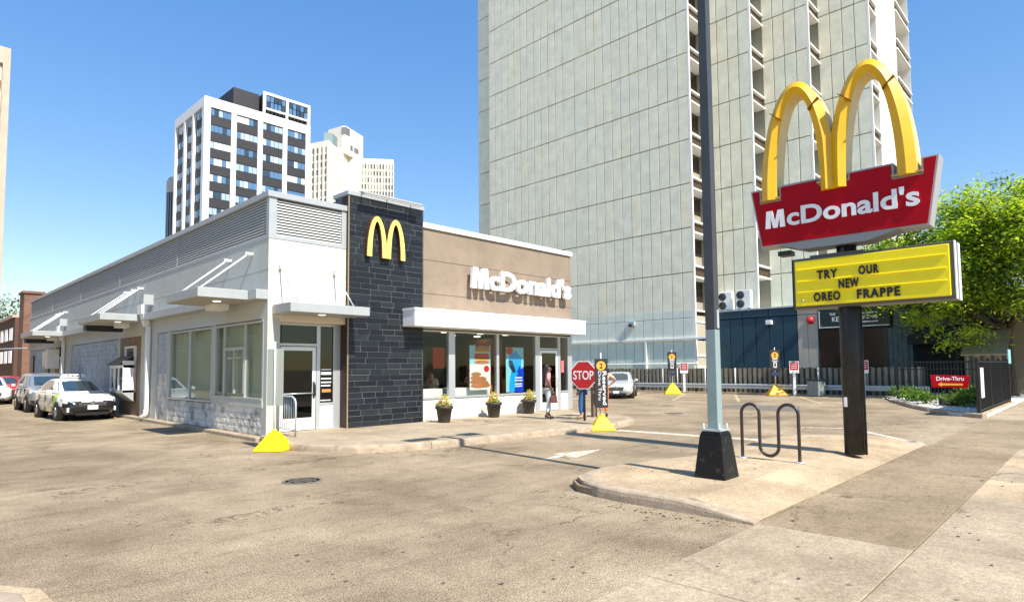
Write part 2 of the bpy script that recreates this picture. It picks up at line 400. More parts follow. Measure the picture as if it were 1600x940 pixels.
# paving slabs on the pavement (joints across X every ~1.5 m)
xs = [6.9, 8.5, 10.1, 11.65, 13.2, 14.8, 16.3, 17.5]
def clip_poly(poly, ax, lo, hi):
    def cut(P, keep, val):
        out = []
        for i in range(len(P)):
            a, b = P[i], P[(i+1) % len(P)]; ka, kb = keep(a), keep(b)
            if ka: out.append(a)
            if ka != kb:
                t = (val-a[ax])/(b[ax]-a[ax]); out.append((a[0]+(b[0]-a[0])*t, a[1]+(b[1]-a[1])*t))
        return out
    P = cut(poly, lambda p: p[ax] >= lo, lo)
    return cut(P, lambda p: p[ax] <= hi, hi) if P else P
inner = inset_poly(fw_path, .175) + [(18.9, 16.0), (7.0, 16.0)]
ys = [10, 12.3, 16.0]
for xa, xb in zip([6.0]+xs[1:], xs[1:]+[18.95]):
    for ya, yb in zip(ys, ys[1:]):
        P = clip_poly(clip_poly(inner, 0, xa+.005, xb-.005), 1, ya+.005, yb-.005)
        if len(P) > 2: put('paving_slab', MB().prism(P, .10, .150), M_conc2, pv)
kerb(pv, fw_path, .17, .15, 2.6)
# narrow kerb along the drive-through wall
sk = struct('wall_footing_kerb', MB().box(6.52, 6.9, 15.05, 49, -.05, .095), M_kerb, label='low concrete kerb along the foot of the side wall', bev=.02)
# island with the lamp post and pole sign
isl = [(6.80, 2.90), (6.80, 3.41), (6.82, 4.27), (6.75, 5.0), (6.86, 5.5), (7.18, 5.86), (7.8, 5.98), (8.6, 5.92), (10.24, 5.45), (11.83, 5.33), (13.6, 5.55), (15.0, 5.35), (15.55, 4.75), (15.85, 3.8), (15.75, 2.90)]
isl = isl[::-1]
ipoly = inset_poly(isl, .1)
IS = struct('sign_island', MB().prism(ipoly, -.05, .09), M_conc3, label='raised concrete island carrying lamp post, bike rack and pole sign')
inn = inset_poly(isl, .17)
for xa, xb in ((6.5, 10.6), (10.6, 13.4), (13.4, 16.2)):
    P = clip_poly(inn, 0, xa+.004, xb-.004); A = clip_poly(P, 1, 3.712, 9); B = clip_poly(P, 1, 2, 3.708)
    put('paving_slab', MB().prism(A, .10, .150), M_conc, IS); put('paving_slab', MB().prism(B, .10, .150), M_conc, IS)
kerb(IS, isl, .17, .15, 3.2)
def ramp_down(o):
    for v in o.data.vertices:
        if v.co.z > .03:
            k = max(0, min(1, (v.co.y-2.86)/.85)); v.co.z = .012+(v.co.z-.012)*k+.008*(1-k)
for o in [IS]+list(IS.children): ramp_down(o)
# city sidewalk slabs between the lot and the street
CW = struct('city_sidewalk', MB().box(-30, 60, -9, 2.86, -.05, .003), mat('joint_dirt', (.10, .085, .065), .95), label='public concrete sidewalk beside the lot')
def slab(x0, x1, y0, y1, m):
    put('sidewalk_slab', MB().cbox(x0+.005, x1-.005, y0+.005, y1-.005, -.03, .016+U(-.002, .002), .005), m, CW)
slab(6.84, 16.2, 1.4, 2.86, M_conc3)
slab(16.2, 24.6, -6, 2.86, M_conc3)
x = 6.84
while x > -8: slab(x-2.3, x, 1.4, 2.86, M_conc2); x -= 2.3
for j, (ya, yb) in enumerate(((-.1, 1.4), (-1.6, -.1), (-3.1, -1.6), (-4.6, -3.1))):
    x = 7.15+.0*j
    while x < 16.0: slab(x, min(x+1.52, 16.2), ya, yb, M_conc2 if Rn() < .7 else M_conc); x += 1.52
    x = 7.15
    while x > -6: slab(x-1.52*2, x, ya, yb, M_conc2); x -= 3.04
for k in range(14): slab(24.6+k*1.52, 26.12+k*1.52, -.1, 1.5, M_conc2); slab(24.6+k*1.52, 26.12+k*1.52, 1.5, 2.86, M_conc2)
# foreground kerb corner at bottom left
fc = [(-1.2, 6.55), (.2, 6.5), (.72, 6.3), (1.0, 5.85), (1.02, 5.3), (.7, 4.9), (-1.2, 4.6)][::-1]
FK = struct('corner_kerb_island', MB().prism(inset_poly(fc, .08), -.05, .13), M_conc, label='rounded concrete kerb corner at lower left')
kerb(FK, fc, .3, .14, 1.4)
# painted marks
M_pw = mat('road_paint_white', (.68, .64, .56), .85, c2=(.47, .385, .265), scale=7, detail=9, thr=(.47, .60))
M_py = mat('road_paint_yellow', (.55, .45, .20), .8, c2=(.37, .31, .22), scale=9, detail=8, thr=(.40, .6))
def paint(name, poly, m, label, z=.004):
    return struct(name, MB().add([(p[0], p[1], z) for p in poly], [list(range(len(poly)))]), m, label=label)
paint('stop_line', [(14.15, 9.8), (14.5, 9.85), (14.75, 5.75), (14.4, 5.75)], M_pw, 'white stop line across the drive lane')
paint('lane_arrow', [(8.9, 7.72), (9.55, 7.82), (9.5, 7.5), (10.85, 7.85), (9.6, 8.2), (9.58, 7.98), (8.9, 7.9)], M_pw, 'worn white arrow painted on the drive lane')
paint('painted_line', [(15.9, 3.0), (16.1, 2.95), (18.9, 5.2), (18.3, 6.4), (18.15, 6.3), (18.65, 5.25)], M_pw, 'thin white line curving round the island end')
paint('painted_line', [(15.2, 5.8), (15.3, 5.95), (16.1, 5.1), (16.5, 4.0), (16.5, 3.1), (16.35, 3.1), (16.3, 3.95), (15.95, 5.0)], M_pw, 'inner white line following the island end kerb')
for k, (xa, ya, xb, yb) in enumerate(((29, 19.6, 35.5, 22.6), (28.4, 16.2, 35.6, 19.4), (29.5, 13.2, 36, 16.3), (29.6, 9.4, 36, 12.6))):
    paint('bay_line', [(xa, ya), (xa+.1, ya-.1), (xb+.1, yb-.1), (xb, yb)], M_py, 'faded yellow parking bay line by the fence')
# manholes, patches
M_iron = mat('cast_iron', (.20, .17, .13), .7, var=.4, scale=30, bump=.5, bscale=50)
def manhole(x, y, r, label):
    t = thing('manhole_cover', (x, y, 0), label, 'manhole cover')
    put('rim', MB().lathe([(r*.88, .006), (r*.88, .014), (r, .012), (r*1.03, .002)], 0, 0, 28), M_iron, t, local=True)
    m = MB().lathe([(0, .006), (r*.86, .006)], 0, 0, 28)
    for i in range(-3, 4):
        for j in range(-3, 4):
            if (i*i+j*j) < 10: m.box(i*r*.24-r*.07, i*r*.24+r*.07, j*r*.24-r*.07, j*r*.24+r*.07, .006, .011)
    put('lid', m, M_iron, t, local=True)
manhole(4.74, 9.2, .30, 'round iron manhole cover in the asphalt before the restaurant corner')
manhole(20.7, 11.7, .33, 'round iron manhole cover in the lot beyond the stop sign')
manhole(24.6, 14.2, .30, 'distant manhole cover near the parked silver car')
struct('asphalt_patch', MB().add([(24.5, 8.5, .004), (27.2, 9.5, .004), (27.5, 12.4, .004), (25.1, 12.1, .004)], [(0, 1, 2, 3)]), mat('asphalt_patch_dark', (.17, .15, .125), .9, var=.25, scale=3, bump=.4), label='darker asphalt repair patch')

# small dark specks, gum spots and dry leaf bits lying about
rg = random.Random(31); m = MB()
def speck(x, y, z):
    r_ = rg.uniform(.008, .028); a0 = rg.uniform(0, 6.28); st = rg.uniform(.4, 1)
    pts = [(x+r_*rg.uniform(.7, 1.2)*cos(a0+k*pi/3), y+r_*st*rg.uniform(.7, 1.2)*sin(a0+k*pi/3), z+rg.uniform(.001, .004)) for k in range(6)]
    m.add(pts, [list(range(6))], 0 if rg.random() < .75 else 1)
for _ in range(330):
    d = rg.uniform(1, 16); y = rg.uniform(2.9, 13)
    if 6.3 < d and y > 10.2 or (6.6 < d < 15.9 and y < 6.1): continue
    speck(d, y, .001)
for _ in range(130): speck(rg.uniform(3.5, 20), rg.uniform(-1.5, 2.8), .018)
for _ in range(60): speck(rg.uniform(7.4, 15.2), rg.uniform(3.8, 5.2), .151)
for _ in range(90): k = rg.uniform(0, 1); speck(6.72-.25*rg.random(), 3+3*k, .001)
for _ in range(60): speck(6.45-.2*rg.random(), rg.uniform(15.5, 26), .001)
struct('scattered_debris', m, [mat('gum_dark', (.06, .05, .04), .9), mat('dry_leaf', (.22, .13, .06), .9)], kind='stuff', label='small dark specks and dry leaf bits scattered over lot and sidewalk', fixn=False)
# ------------------------------------------------------------------ restaurant
R0 = (6.75, 15.0, 0)
BT = thing('restaurant', R0, 'single storey fast food restaurant with dark tile tower and white letters', 'restaurant')
SX, FYY, ZT = 6.75, 15.0, 6.25
def P(name, mb, m, **k): return put(name, mb, m, BT, **k)
# side wall (faces -X), openings for two windows, service window
w = MB()
w.box(SX, SX+.25, 15.0, 49.3, 3.03, 5.06)                  # upper panel band
P('upper_side_wall', w, mat('pale_grey_stucco', (.50, .51, .46), .85, var=.07, scale=1.5, bump=.25, bscale=90))
M_sides = MATS['pale_grey_stucco']
for (ya, yb, za, zb) in ((15.0, 15.2, .1, 3.028), (18.40, 18.60, .8, 3.028), (22.35, 22.55, .1, 3.028), (23.62, 25.45, .1, 3.028), (28.25, 28.55, .1, 3.028), (37.05, 39.1, .1, 3.028), (41.0, 41.3, .1, 3.028)):
    P('wall_pier', MB().box(SX+.002, SX+.25, ya, yb, za, zb), M_sides)
w = MB(); w.box(SX+.10, SX+.25, 15.2, 22.35, .1, .80)
for (ya, yb) in ((22.55, 23.62), (28.55, 37.05), (41.3, 49.3)): w.box(SX+.14, SX+.25, ya, yb, .1, 3.026)
w.box(SX+.30, SX+.34, 15.3, 49.3, .1, 6)
P('block_backing', w, M_mort)
for (ya, yb) in ((25.45, 28.25), (39.1, 41.0)): P('brown_wall_panel', MB().box(SX+.03, SX+.25, ya, yb, .1, 3.026), M_brown)
# split-face blocks as separate pieces
def split_block(lx, ly, lz, seed, axis):
    rnd = random.Random(seed); m = MB(); nx, nz = 4, 3; vs = []
    for k in range(nz+1):
        for i in range(nx+1):
            edge = i in (0, nx) or k in (0, nz)
            d = 0 if edge else rnd.uniform(-.014, -.004); d += rnd.uniform(-.004, .002)
            vs.append((i/nx*ly, d, k/nz*lz) if axis == 'y' else (d, i/nx*ly, k/nz*lz))
    vs2 = []
    for k in (0, nz):
        for i in (0, nx): vs2.append((i/nx*ly, lx, k/nz*lz) if axis == 'y' else (lx, i/nx*ly, k/nz*lz))
    fs = [(k*(nx+1)+i, k*(nx+1)+i+1, (k+1)*(nx+1)+i+1, (k+1)*(nx+1)+i) for k in range(nz) for i in range(nx)]
    o = (nx+1)*(nz+1)
    fs += [[i for i in range(nx+1)] + [o+1, o], [nz*(nx+1)+i for i in range(nx, -1, -1)] + [o+2, o+3], [k*(nx+1) for k in range(nz, -1, -1)]+[o, o+2], [k*(nx+1)+nx for k in range(nz+1)]+[o+3, o+1]]
    m.add(vs+vs2, fs); return m
side_blocks = [split_block(.09, .385, .188, s, 'x').mesh('block', M_stone) for s in range(5)]
side_blocks_g = [split_block(.09, .385, .188, s+9, 'x').mesh('block', M_stoneg) for s in range(4)]
for r in range(4):                                          # under the side windows (near blocks flake white)
    y = 15.2 - (0 if r % 2 else .2)
    z = .105 + r*.174
    while y < 22.33:
        y0 = max(y, 15.2); ln = min(y+.39, 22.35)-y0
        if ln > .1: inst('block', side_blocks[random.randrange(5)], (SX+.012, y0+.002, z), BT, scale=(1, ln/.39, .174/.194))
        y += .39
for r in range(15):
    for q in range(3):
        y = 22.56+q*.355; inst('block', (side_blocks if r < 8 else side_blocks_g)[random.randrange(4)], (SX+.045, y, .105+r*.194), BT, scale=(1, .9, 1))
m = MB()
for (ya, yb) in ((28.55, 37.05), (41.3, 49.3)):            # far block fields: too small to single out
    for r in range(15):
        y = ya - (.2 if r % 2 else 0)
        while y < yb:
            a, b = max(y, ya)+.004, min(y+.39, yb)-.004
            d = U(-.006, .006)
            if b-a > .05: m.box(SX+.05+d, SX+.15, a, b, .105+r*.194, .105+r*.194+.186)
            y += .39
P('blockwork', m, M_stoneg, kind='stuff')
# joints of the upper panels
for za, ya, yb in ((4.262, 15.0, 49.3),): P('panel_joint', MB().box(SX-.003, SX+.01, ya, yb, za-.008, za+.008), M_mort)
for y in (18.3, 21.7, 25.1, 28.5, 32, 35.5, 39, 42.5, 46): P('vertical_joint', MB().box(SX-.003, SX+.01, y-.006, y+.006, 3.8, 5.0), M_mort)
# fascia band along the wall between canopies
P('fascia_band', MB().box(6.45, 6.748, 15.0, 49.3, 3.50, 3.74), M_canopy, bev=.008)
# louvre band
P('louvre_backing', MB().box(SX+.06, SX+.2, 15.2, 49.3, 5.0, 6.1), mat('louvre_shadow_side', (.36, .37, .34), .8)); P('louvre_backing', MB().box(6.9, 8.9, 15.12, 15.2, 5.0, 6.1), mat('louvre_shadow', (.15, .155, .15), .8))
for k in range(13):
    z = 5.14+k*.073
    P('louvre_slat', MB().prism([(0, 0), (.02, .048), (.085, .068), (.085, .05), (.03, .03), (.012, 0)], 15.13, 49.3, 'y'), M_louv, loc=(SX+.005, 0, z))
for k in range(13):
    z = 5.14+k*.073
    m = MB(); m.add([(x_, 15.005+d, z+h) for x_ in (6.93, 8.80) for d, h in ((0, 0), (.02, .042), (.085, .068), (.085, .05))], [(0, 1, 2, 3), (4, 7, 6, 5), (0, 4, 5, 1), (1, 5, 6, 2), (2, 6, 7, 3), (3, 7, 4, 0)])
    P('louvre_slat', m, M_louv)
fr = MB(); fr.box(SX-.012, SX+.12, 15.0, 15.14, 5.052, 6.10); fr.box(SX-.012, 6.94, 14.985, 15.0, 5.052, 6.10); fr.box(8.78, 8.93, 14.985, 15.12, 5.052, 6.1)
fr.box(6.94, 8.78, 14.985, 15.10, 5.052, 5.135); fr.box(SX-.012, SX+.10, 15.14, 49.3, 5.052, 5.135)
for y in (21.8, 28.6, 35.4, 42.2): fr.box(SX-.002, SX+.1, y, y+.012, 5.14, 6.1)
P('louvre_frame', fr, M_trim)
# coping
cp = MB(); cp.box(SX-.06, SX+.35, 15.0, 49.36, 6.10, 6.25); cp.box(SX-.06, 8.93, 14.94, 15.0, 6.10, 6.25); cp.box(SX+.35, 8.93, 15.0, 15.3, 6.10, 6.25)
P('coping', cp, M_trim, bev=.01)
# front upper wall (cream) left part + corner post
P('cream_front_wall', MB().box(SX+.001, 8.93, 14.998, 15.30, 3.05, 5.05), M_cream)
P('panel_joint', MB().box(SX, 8.93, 14.993, 15.0, 4.255, 4.268), M_mort)
P('corner_post', MB().box(SX+.001, 7.08, 14.999, 15.30, .14, 3.05), M_sides)
P('alcove_ceiling', MB().box(7.08, 8.93, 15.0, 15.5, 2.96, 3.048), M_cream)
# entrance in the alcove (Y = 15.25)
AY = 15.25
fr = MB()
for (xa, xb, za, zb) in ((7.08, 7.20, .15, 2.96), (8.22, 8.33, .15, 2.96), (8.72, 8.93, .15, 2.96), (7.20, 8.22, 2.90, 2.96), (8.33, 8.72, 2.90, 2.96), (7.20, 8.22, 2.36, 2.43), (8.33, 8.72, .79, .85)):
    fr.box(xa, xb, AY, AY+.10, za, zb)
P('entrance_frame', fr, M_alu, bev=.006)
for q in range(2):
    for r in range(3): P('block', split_block(.09, .19, .205, 40+q*3+r, 'y'), M_stonew, loc=(8.335+q*.195, AY+.01, .155+r*.21))
DR = P('entrance_door', MB().box(7.22, 7.31, AY+.01, AY+.06, .17, 2.34).box(8.11, 8.20, AY+.01, AY+.06, .17, 2.34).box(7.31, 8.11, AY+.01, AY+.06, 2.24, 2.34).box(7.31, 8.11, AY+.01, AY+.06, .17, .48), M_white)
put('pane', MB().box(7.31, 8.11, AY+.03, AY+.04, .48, 2.24), M_glassd, DR)
put('push_bar', MB().tube([(7.3, AY-.03, 1.12), (8.12, AY-.03, 1.12)], .016), M_alu, DR)
put('handle', MB().tube([(8.15, AY-.0, 1.02), (8.15, AY-.06, 1.05), (8.15, AY-.06, 1.35), (8.15, AY, 1.38)], .014).box(8.12, 8.18, AY-.002, AY+.01, .98, 1.42), M_alud, DR)
wn = P('transom_window', MB().box(7.20, 8.22, AY+.04, AY+.05, 2.43, 2.90), M_glassd)
wn = P('side_light', MB().box(8.33, 8.72, AY+.04, AY+.05, .85, 2.90), M_glassd)
dec = MB()
for k, (za, ww) in enumerate(((1.72, .30), (1.60, .30), (1.48, .30), (1.38, .30), (1.29, .28))):
    dec.box(8.37, 8.37+ww, AY+.030, AY+.036, za, za+.035 if k != 1 else za+.07, 0)
dec.box(8.36, 8.66, AY+.030, AY+.036, .90, .925, 0); dec.box(8.40, 8.66, AY+.030, AY+.036, 1.13, 1.21, 1)
put('window_notice', dec, kind='stuff', mats=[M_wink, mat('notice_orange', (.7, .25, .05), .6)], parent=BT)
# inner vestibule pieces
P('vestibule_post', MB().box(7.75, 7.80, 16.3, 16.35, .15, 2.9).box(7.3, 8.9, 16.3, 16.34, 2.4, 2.46), M_alu)
# door canopy
def canopy_front():
    c = P('door_canopy', MB().box(6.86, 9.06, 14.0, 14.97, 3.14, 3.37), M_canopy, bev=.012)
    put('downlight', MB().lathe([(0, 3.137), (.09, 3.137), (.10, 3.141)], 7.95, 14.5, 16), M_lamp, c)
    for (xa, xb) in ((7.04, 7.12), (8.56, 8.64)):
        put('tie_rod', MB().tube([(xb, 14.10, 3.37), (xa, 14.94, 4.33)], .017), M_alu, c)
        put('rod_bracket', MB().box(xa-.03, xa+.03, 14.93, 14.996, 4.27, 4.39), M_alu, c)
canopy_front()
# side canopies
def canopy_side(y0, y1, rods, dark):
    c = P('side_canopy', MB().box(5.25, 6.446, y0, y1, 3.50, 3.735), M_canopy, bev=.012)
    put('soffit', MB().box(5.30, 6.44, y0+.05, y1-.05, 3.488, 3.498), mat('soffit_tan', (.40, .37, .30), .8), c)
    put('bracket_box', MB().box(6.1, 6.446, y0+1.2, y0+1.9, 3.33, 3.495), M_white, c)
    for y in rods:
        put('tie_rod', MB().tube([(5.42, y, 3.73), (6.60, y, 4.72)], .022), M_white, c)
        put('rod_bracket', MB().lathe([(.0, 6.56), (.045, 6.57), (.05, 6.75)], y, 4.75, 10, axis='x'), M_white, c)
    put('downlight', MB().lathe([(0, 3.481), (.09, 3.481), (.10, 3.487)], 5.95, y0+.7, 14), M_lamp, c)
    if dark: put('clearance_bar', MB().box(5.20, 6.43, y0+2.0, y0+2.12, 3.20, 3.42), M_blk, c)
canopy_side(15.45, 17.75, (15.95, 17.35), False)
canopy_side(24.6, 27.9, (25.4, 26.2, 27.2), True)
canopy_side(37.5, 41.0, (38.2, 39.2, 40.2), True)
# side windows
def side_window(ya, yb, za, zb, muls, hatch=None):
    f = MB(); t = .055
    f.box(SX-.01, SX+.12, ya, ya+t, za, zb); f.box(SX-.01, SX+.12, yb-t, yb, za, zb); f.box(SX-.01, SX+.12, ya+t, yb-t, zb-t, zb); f.box(SX-.03, SX+.12, ya+t, yb-t, za, za+t)
    for y in muls: f.box(SX-.008, SX+.11, y-t/2, y+t/2, za+t, zb-t)
    o = P('side_window', f, M_alu, bev=.005)
    eds = [ya+t]+[y for y in muls]+[yb-t]
    for a, b in zip(eds, eds[1:]):
        put('pane', MB().box(SX+.035, SX+.042, a+(t/2 if a in muls else 0), b-(t/2 if b in muls else 0), za+t, zb-t), glassS, o)
    put('blind', MB().box(SX+.20, SX+.21, ya+.05, yb-.05, za+.05, zb-.05), M_blind, o)
    if hatch:
        h = MB(); a, b = hatch
        h.box(SX-.014, SX+.03, a, b, 2.28, 2.36); h.box(SX-.014, SX+.03, a, a+.06, 1.12, 2.28); h.box(SX-.014, SX+.03, b-.06, b, 1.12, 2.28); h.box(SX-.014, SX+.03, (a+b)/2-.04, (a+b)/2+.04, 1.12, 2.28)
        h.box(SX-.014, SX+.03, a+.2, b-.2, 2.05, 2.09)
        put('serving_hatch', h, M_alu, o)
    return o
glassS = glass('side_glass', (.86, .89, .84), .04)
side_window(18.60, 22.35, .82, 3.0, (20.45,))
side_window(15.2, 18.40, .98, 3.0, (16.33, 17.72), (16.36, 17.69))
P('window_sill', MB().box(SX-.02, SX+.12, 15.2, 18.4, .80, .978), M_sides)
# drive-through service window unit in the brown panel
f = MB().box(6.70, 6.80, 26.1, 27.4, 2.60, 2.68).box(6.70, 6.80, 26.1, 26.18, .95, 2.6).box(6.70, 6.80, 27.32, 27.4, .95, 2.6)
SW = P('service_window', f, M_white)
put('pane', MB().box(6.76, 6.765, 26.18, 27.32, .95, 2.6), M_glassd, SW)
put('pass_out_box', MB().box(6.33, 6.69, 26.0, 26.10, .95, 2.12).box(6.33, 6.69, 27.7, 27.8, .95, 2.0).box(6.31, 6.70, 26.0, 27.8, 1.86, 1.96).box(6.33, 6.42, 26.6, 26.7, .95, 1.86).box(6.33, 6.42, 27.15, 27.25, .95, 1.86), M_white, SW)
put('pass_out_glass', MB().box(6.36, 6.37, 26.1, 27.7, 1.1, 1.86), M_glassd, SW)
put('counter_shelf', MB().prism([(6.69, .62), (6.31, .95), (6.31, 1.04), (6.69, 1.04)], 26.0, 27.8, 'y'), M_canopy, SW)
put('hood', MB().prism([(6.69, 2.30), (6.25, 2.02), (6.25, 1.97), (6.69, 1.97)], 26.1, 27.9, 'y'), M_blk, SW)
f = MB().box(6.70, 6.80, 39.3, 40.6, 2.4, 2.5).box(6.70, 6.80, 39.3, 39.4, 1.3, 2.4).box(6.2, 6.7, 39.6, 40.2, 1.9, 2.9)
P('far_service_window', f, M_white)
for ya, yb in ((42.6, 43.6), (47.4, 48.4)): P('small_window', MB().box(6.72, 6.83, ya, yb, 1.6, 2.7), M_alud)
P('meter_box', MB().box(6.45, 6.78, 41.6, 42.6, 2.0, 2.8), mat('putty_box', (.62, .55, .38), .6), bev=.02)
# downspouts
def downspout(y):
    d = P('downspout', MB().box(6.58, 6.70, y-.10, y+.0, .35, 3.3).box(6.60, 6.68, y+.08, y+.16, .35, 3.1), M_white, bev=.01)
    put('collector_head', MB().prism([(y-.22, 3.72), (y+.28, 3.72), (y+.28, 4.05), (y-.22, 4.05)], 6.36, 6.446, 'x').frustum(6.56, y, 3.30, 3.7, .06, .08, .14, .22), M_white, d)
    put('scupper', MB().box(6.44, 6.76, y-.14, y+.06, 4.06, 4.42), M_canopy, d)
    put('boot', MB().tube([(6.64, y-.05, .4), (6.62, y-.05, .22), (6.45, y-.05, .10)], .085, 10), mat('old_pipe', (.55, .50, .46), .8, var=.4, scale=12), d)
downspout(24.30); downspout(38.4)
# dark tile tower
TX0, TX1, TY = 8.93, 11.5, 14.9
P('tower_core', MB().box(TX0, TX1, TY-.008, 15.6, .14, 6.56).box(TX0, TX0+.3, 15.6, 16.6, 3.1, 6.5), M_grout)
P('tower_cap', MB().box(TX0-.04, TX1+.03, TY-.05, 15.66, 6.56, 6.68), M_trim, bev=.01)
P('edge_trim', MB().box(TX0-.004, TX0+.022, TY-.024, TY-.0085, .14, 6.555), mat('brass_edge', (.42, .30, .16), .5, metal=.3))
P('edge_trim', MB().box(TX1-.012, TX1+.004, TY-.024, TY-.0085, .14, 6.555), M_alud)
P('dark_side_panel', MB().box(TX0-.006, TX0-.001, TY+.03, 15.24, .15, 6.54), mat('dark_maroon', (.035, .014, .012), .6))
rows = 40; rh = (6.555-.145)/rows
base = [MB().cbox(0, 1, 0, .03, 0, rh-.011, .0035).mesh('tile', M_tile[i]) for i in range(4)]
def tilelen(L, i):
    m = MB().cbox(0, L-.014, 0, .03, 0, rh-.015, .003); return m.mesh('tile', M_tile[i])
cache = {}
for r in range(rows):
    x = TX0+.025; off = -U(0, .6) if True else 0; xx = x+off
    while xx < TX1-.015:
        L = random.choice((.42, .58, .72)); a = max(xx, x); b = min(xx+L, TX1-.014)
        if TX1-.014-b < .12: b = TX1-.014
        if b-a > .05:
            key = (round(b-a, 2), random.randrange(4))
            if key not in cache: cache[key] = tilelen(key[0], key[1])
            inst('tile', cache[key], (a, TY-.018+U(-.004, .004), .148+r*rh), BT)
        xx = b if b > xx+.01 else xx+L
        if b >= TX1-.02: break
# sign light bar on the tower
lbx = P('sign_light_bar', MB().box(9.15, 11.2, 14.50, 14.64, 6.58, 6.64), M_trim, bev=.01)
put('lamp_tube', MB().box(9.2, 11.15, 14.52, 14.60, 6.555, 6.578), M_white, lbx)
for x in (9.3, 10.15, 11.0): put('arm', MB().tube([(x, 14.62, 6.62), (x, 14.9, 6.72), (x, 15.1, 6.69)], .018), M_trim, lbx)
# golden arches ---------------------------------------------------------------
def arches(org, frame, span, h, a_out, a_in, h_in, depth, name, parent, ridge=0.0, mats=None, segs=22, cuts=False):
    """double arch: two half-ellipse bands meeting in the middle leg. local x across, y up, z towards the viewer"""
    m = MB()
    for side in (-1, 1):
        cx = side*span/2; rows_ = []
        for i in range(segs*2+1):
            t = pi - pi*i/(segs*2)
            ox, oy = cx+a_out*cos(t), h*sin(t)
            ix, iy = cx+a_in*cos(t), h_in*sin(t)
            if side < 0 and ox > 0: ox = 0
            if side > 0 and ox < 0: ox = 0
            rows_.append(((ox, oy), ((ox+ix)/2, (oy+iy)/2), (ix, iy)))
        vs = []
        for (o_, c_, i_) in rows_:
            vs += [(o_[0], o_[1], 0), (o_[0], o_[1], depth), (c_[0], c_[1], depth+ridge), (i_[0], i_[1], depth), (i_[0], i_[1], 0)]
        n = 5; fs = []; mi = []
        for i in range(len(rows_)-1):
            for q in range(n):
                fs.append((i*n+q, i*n+(q+1) % n, (i+1)*n+(q+1) % n, (i+1)*n+q)); mi.append(0 if q in (1, 2) else 1)
        o = len(m.v); m.v += vs
        for f_, q_ in zip(fs, mi): m.f.append([i+o for i in f_]); m.m.append(q_); m.sm.append(False)
        m.f += [[o+q for q in range(n)], [o+(len(rows_)-1)*n+q for q in range(n)]]; m.m += [0, 0]; m.sm += [False, False]
    me = m.mesh(name, mats); 
    bm = bmesh.new(); bm.from_mesh(me); bmesh.ops.recalc_face_normals(bm, faces=bm.faces); bm.to_mesh(me); bm.free()
    place_text(me, frame, org); return put(name, me, None, parent)
def halo():
    return mat('arch_backing', (.10, .035, .02), .6)
a1 = arches((10.09, 14.90, 4.90), FY, .64, 1.18, .335, .165, 1.0, .13, 'golden_arches_back', BT, mats=[halo(), halo()])
arches((10.085, 14.765, 4.90), FY, .635, 1.165, .325, .175, 1.02, .035, 'golden_arches', BT, mats=[mat('arch_face_bright', (.95, .78, .16), .4), M_archs])
# tan front part with letters
P('tan_front_wall', MB().box(11.503, 18.87, 15.05, 15.30, 3.10, 6.08), M_tan)
m = MB()
for z in (4.06, 5.11): m.box(11.503, 18.87, 15.042, 15.052, z-.007, z+.007)
P('panel_joint', m, mat('tan_joint', (.17, .12, .08), .9))
P('coping', MB().box(11.503, 18.93, 14.98, 15.4, 6.09, 6.25), M_awn, bev=.01)
P('right_side_wall', MB().box(18.62, 18.868, 15.30, 49.3, .14, 6.08).box(18.55, 18.93, 15.4, 49.3, 6.09, 6.25), M_tan)
P('rear_wall', MB().box(6.9, 18.6, 49.05, 49.3, .1, 6.1), M_tan)
P('roof', MB().box(6.95, 18.6, 15.3, 49.05, 5.6, 5.75), M_mort)
aw = P('awning', MB().box(10.76, 18.82, 14.30, 15.046, 2.98, 3.44), M_awn, bev=.01)
put('awning_edge', MB().box(10.74, 18.84, 14.28, 15.04, 3.443, 3.51), M_awn, aw)
m = MB(); x = 11.52
for L in (1.05, .42, 1.0, .5, .3, 1.0, .62, .95, .5, .45):
    if x+L > 18.8: L = 18.8-x
    P('soffit_block', MB().box(x+.01, x+L-.02, 14.985, 15.25, 2.95, 3.09), M_tan if L > .45 else M_brown); x += L
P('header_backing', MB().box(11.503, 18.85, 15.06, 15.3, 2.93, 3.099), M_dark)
# front glazing
FYG = 15.0
fr = MB()
for (xa, xb, za, zb) in ((11.503, 11.56, .80, 2.93), (12.62, 12.88, .80, 2.93), (14.74, 14.86, .80, 2.93), (16.72, 16.97, .15, 2.93), (18.00, 18.14, .15, 2.93), (18.58, 18.85, .15, 2.93)):
    fr.box(xa, xb, FYG, FYG+.12, za, zb)
for (xa, xb) in ((11.56, 12.62), (12.88, 14.74), (14.86, 16.72), (18.14, 18.58)):
    fr.box(xa, xb, FYG+.01, FYG+.11, 2.88, 2.93); fr.box(xa, xb, FYG-.02, FYG+.11, .80, .86)
fr.box(16.97, 18.0, FYG+.01, FYG+.11, 2.40, 2.46); fr.box(16.97, 18.0, FYG+.01, FYG+.11, 2.88, 2.93)
P('storefront_frame', fr, M_alu, bev=.006)
for (xa, xb) in ((11.56, 12.62), (12.88, 14.74), (14.86, 16.72), (18.14, 18.58)):
    P('shop_window', MB().box(xa, xb, FYG+.05, FYG+.058, .86, 2.88), M_glass)
P('shop_window', MB().box(16.97, 18.0, FYG+.05, FYG+.058, 2.46, 2.88), M_glass)
DR = P('shop_door', MB().box(16.98, 17.08, FYG+.02, FYG+.07, .17, 2.38).box(17.89, 17.99, FYG+.02, FYG+.07, .17, 2.38).box(17.08, 17.89, FYG+.02, FYG+.07, 2.28, 2.38).box(17.08, 17.89, FYG+.02, FYG+.07, .17, .46), M_white)
put('pane', MB().box(17.08, 17.89, FYG+.04, FYG+.05, .46, 2.28), M_glassd, DR)
